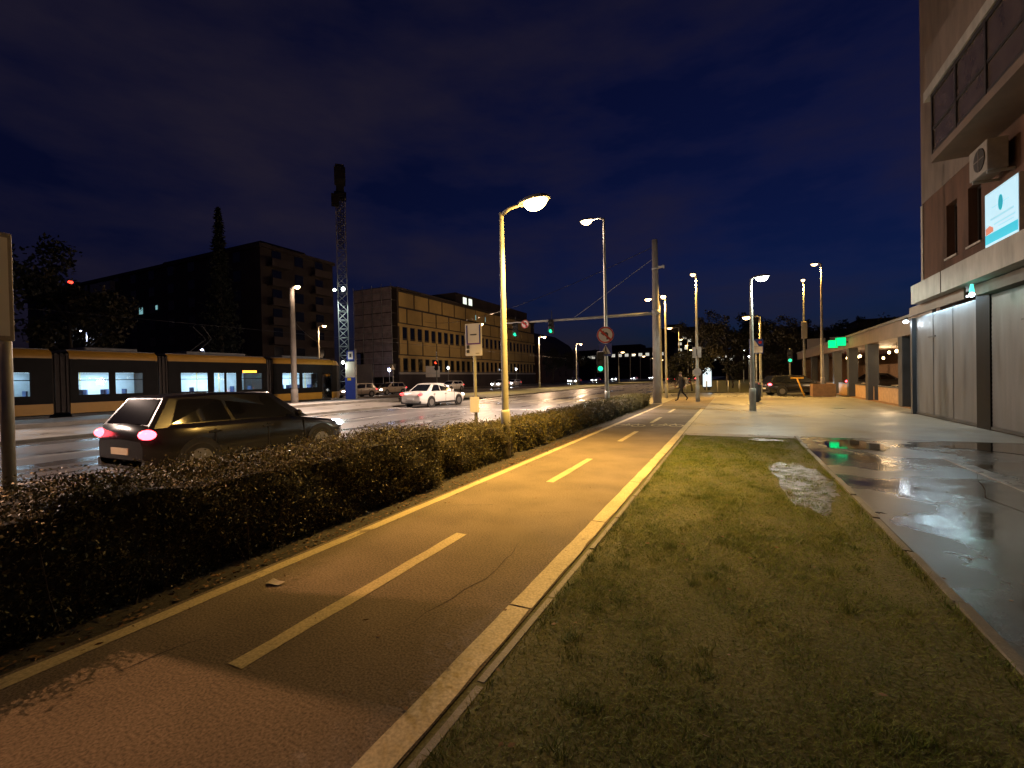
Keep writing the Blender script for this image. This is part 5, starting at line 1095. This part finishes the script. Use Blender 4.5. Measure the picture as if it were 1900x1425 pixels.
# ================================================================== TREES
def tree_meshes(seed, h, spread, nleaf, leaf, leafmat, trunk_frac=.3, r0=.22):
    rr = random.Random(seed); tb = MB(); tips = []
    pts = [(0, 0, 0)]; x = y = 0
    for i in range(1, 6): x += rr.uniform(-.12, .12); y += rr.uniform(-.12, .12); pts.append((x, y, h * .62 * i / 5))
    tb.tube(pts, [r0 * (1.15 - .17 * i) for i in range(6)], 8)
    for i in range(11):
        f = rr.uniform(trunk_frac, .62) ; a = rr.uniform(0, 2 * PI) + i * 2.4; k = min(4, int(f / .62 * 5)); p0 = Vector(pts[k]).lerp(Vector(pts[k + 1]), .5)
        ln = spread * rr.uniform(.6, 1.0); up = rr.uniform(.5, 1.3)
        p1 = p0 + Vector((math.cos(a) * ln * .5, math.sin(a) * ln * .5, ln * .4 * up)); p2 = p0 + Vector((math.cos(a + rr.uniform(-.4, .4)) * ln, math.sin(a) * ln, ln * .9 * up)); p2.z = min(p2.z, h * .97)
        tb.tube([p0, p1, p2], [r0 * .38, r0 * .24, r0 * .08], 6); tips += [p1.lerp(p2, .4), p2]
        for j in range(3):
            q = p1.lerp(p2, rr.uniform(.1, .9)); e = q + Vector((rr.uniform(-1, 1), rr.uniform(-1, 1), rr.uniform(.1, 1))).normalized() * ln * .45; e.z = min(e.z, h * .98); tb.tube([q, e], [r0 * .12, r0 * .03], 4); tips.append(e)
    tips.append(Vector((x, y, h * .93))); tips.append(Vector((x, y, h * .78)))
    T = np.array([tuple(t) for t in tips]); idx = rng.integers(0, len(T), nleaf); rad = spread * .27
    d = rng.normal(size=(nleaf, 3)); d /= np.linalg.norm(d, axis=1, keepdims=True); P = T[idx] + d * (rng.uniform(0, 1, (nleaf, 1)) ** .45) * rad * np.array([1, 1, .8]) * rng.uniform(.6, 1.3, (len(T), 1))[idx]
    tm = tb.mesh('trunk', True); tm.materials.append(MATS['bark']); return tm, fast_mesh('crown', leaf_quads(P, leaf, leaf * .6), 4, leafmat)
def tree(label, loc, ms_, s, rz, group, nm='tree'):
    t = thing(nm, label, 'tree', loc, rz, group); t.scale = (s, s, s); share('trunk', ms_[0], t); share('crown', ms_[1], t); return t
T1 = tree_meshes(3, 10, 3.4, 5200, .30, 'tree_leaf'); T2 = tree_meshes(11, 10, 3.0, 4800, .30, 'tree_leaf'); T3 = tree_meshes(23, 10, 3.8, 5200, .32, 'tree_leaf_dark')
PK = ((-4.5, 77, 1.08, 'leftmost park tree behind the walking person'), (-.8, 70, 1.0, 'park tree left of the white lamp pole'), (2.6, 80, 1.1, 'park tree behind the white lamp pole'), (5.5, 68, .92, 'park tree just right of the pictogram sign'), (9.5, 78, .95, 'park tree behind the teal traffic light'), (14, 70, .86, 'park tree above the arcade roof'), (20, 78, .9, 'park tree farther right above the arcade roof'), (27, 72, .9, 'rightmost park tree over the arcade'))
for i, (x, y, s, lab) in enumerate(PK): tree(lab, (x, y, 0), (T1, T2, T3)[i % 3], s, i * 1.3, 'park trees beyond the side street')
LT = ((-50, 13.0, 1.45, 'tall dark tree at the far left behind the tram'), (-53, 19.5, 1.35, 'tall dark tree second from the left behind the tram'), (-66, 26, 1.2, 'dark tree near the bluish lamp above the tram'), (-44.8, 118, 1.0, 'dark tree left of the far road'), (-45.5, 140, 1.1, 'dark tree by the far road past the gabled house'), (-46, 165, 1.2, 'dark round tree at the far end of the road'), (-9, 150, 1.1, 'dark tree by the far red tail lights'), (-10, 190, 1.2, 'dark tree farthest down the right of the road'))
for i, (x, y, s, lab) in enumerate(LT): tree(lab, (x, y, 0), (T3, T2, T3)[i % 3], s, i * 2.1, 'dark trees along the road')
# shrubs under the park trees
S1 = tree_meshes(41, 3.2, 1.5, 2600, .20, 'tree_leaf_dark', .12, .07)
for i, (x, y, s, lab) in enumerate(((-3.7, 47.5, 1.15, 'dark shrub right behind the walking person'), (-.2, 58, 1.0, 'low shrub behind the bollards'), (3.6, 60, 1.1, 'low shrub right of the white lamp pole'), (-6.6, 60, .8, 'low shrub left of the walking person'))): tree(lab, (x, y, 0), S1, s, i * 1.7, 'shrubs beyond the side street', 'shrub')
# conifer in front of the dark block
cb_ = MB().tube([(0, 0, 0), (0, 0, 25)], [.35, .04], 8).mesh('trunk', True); cb_.materials.append(MATS['bark'])
nn_ = 6500; zz = 25 * (rng.uniform(.06, 1, nn_)); rr_ = (25.3 - zz) * .14 * np.sqrt(rng.uniform(.05, 1, nn_)) * (1 + .25 * np.sin(zz * 4)); aa = rng.uniform(0, 2 * PI, nn_)
cm_ = fast_mesh('crown', leaf_quads(np.stack([rr_ * np.cos(aa), rr_ * np.sin(aa), zz - rr_ * .35], 1), .5, .2, -.3), 4, 'conifer_leaf')
tree('tall pointed conifer in front of the dark block', (-61.5, 38.2, 0), (cb_, cm_), 1.0, 0, None, 'conifer')
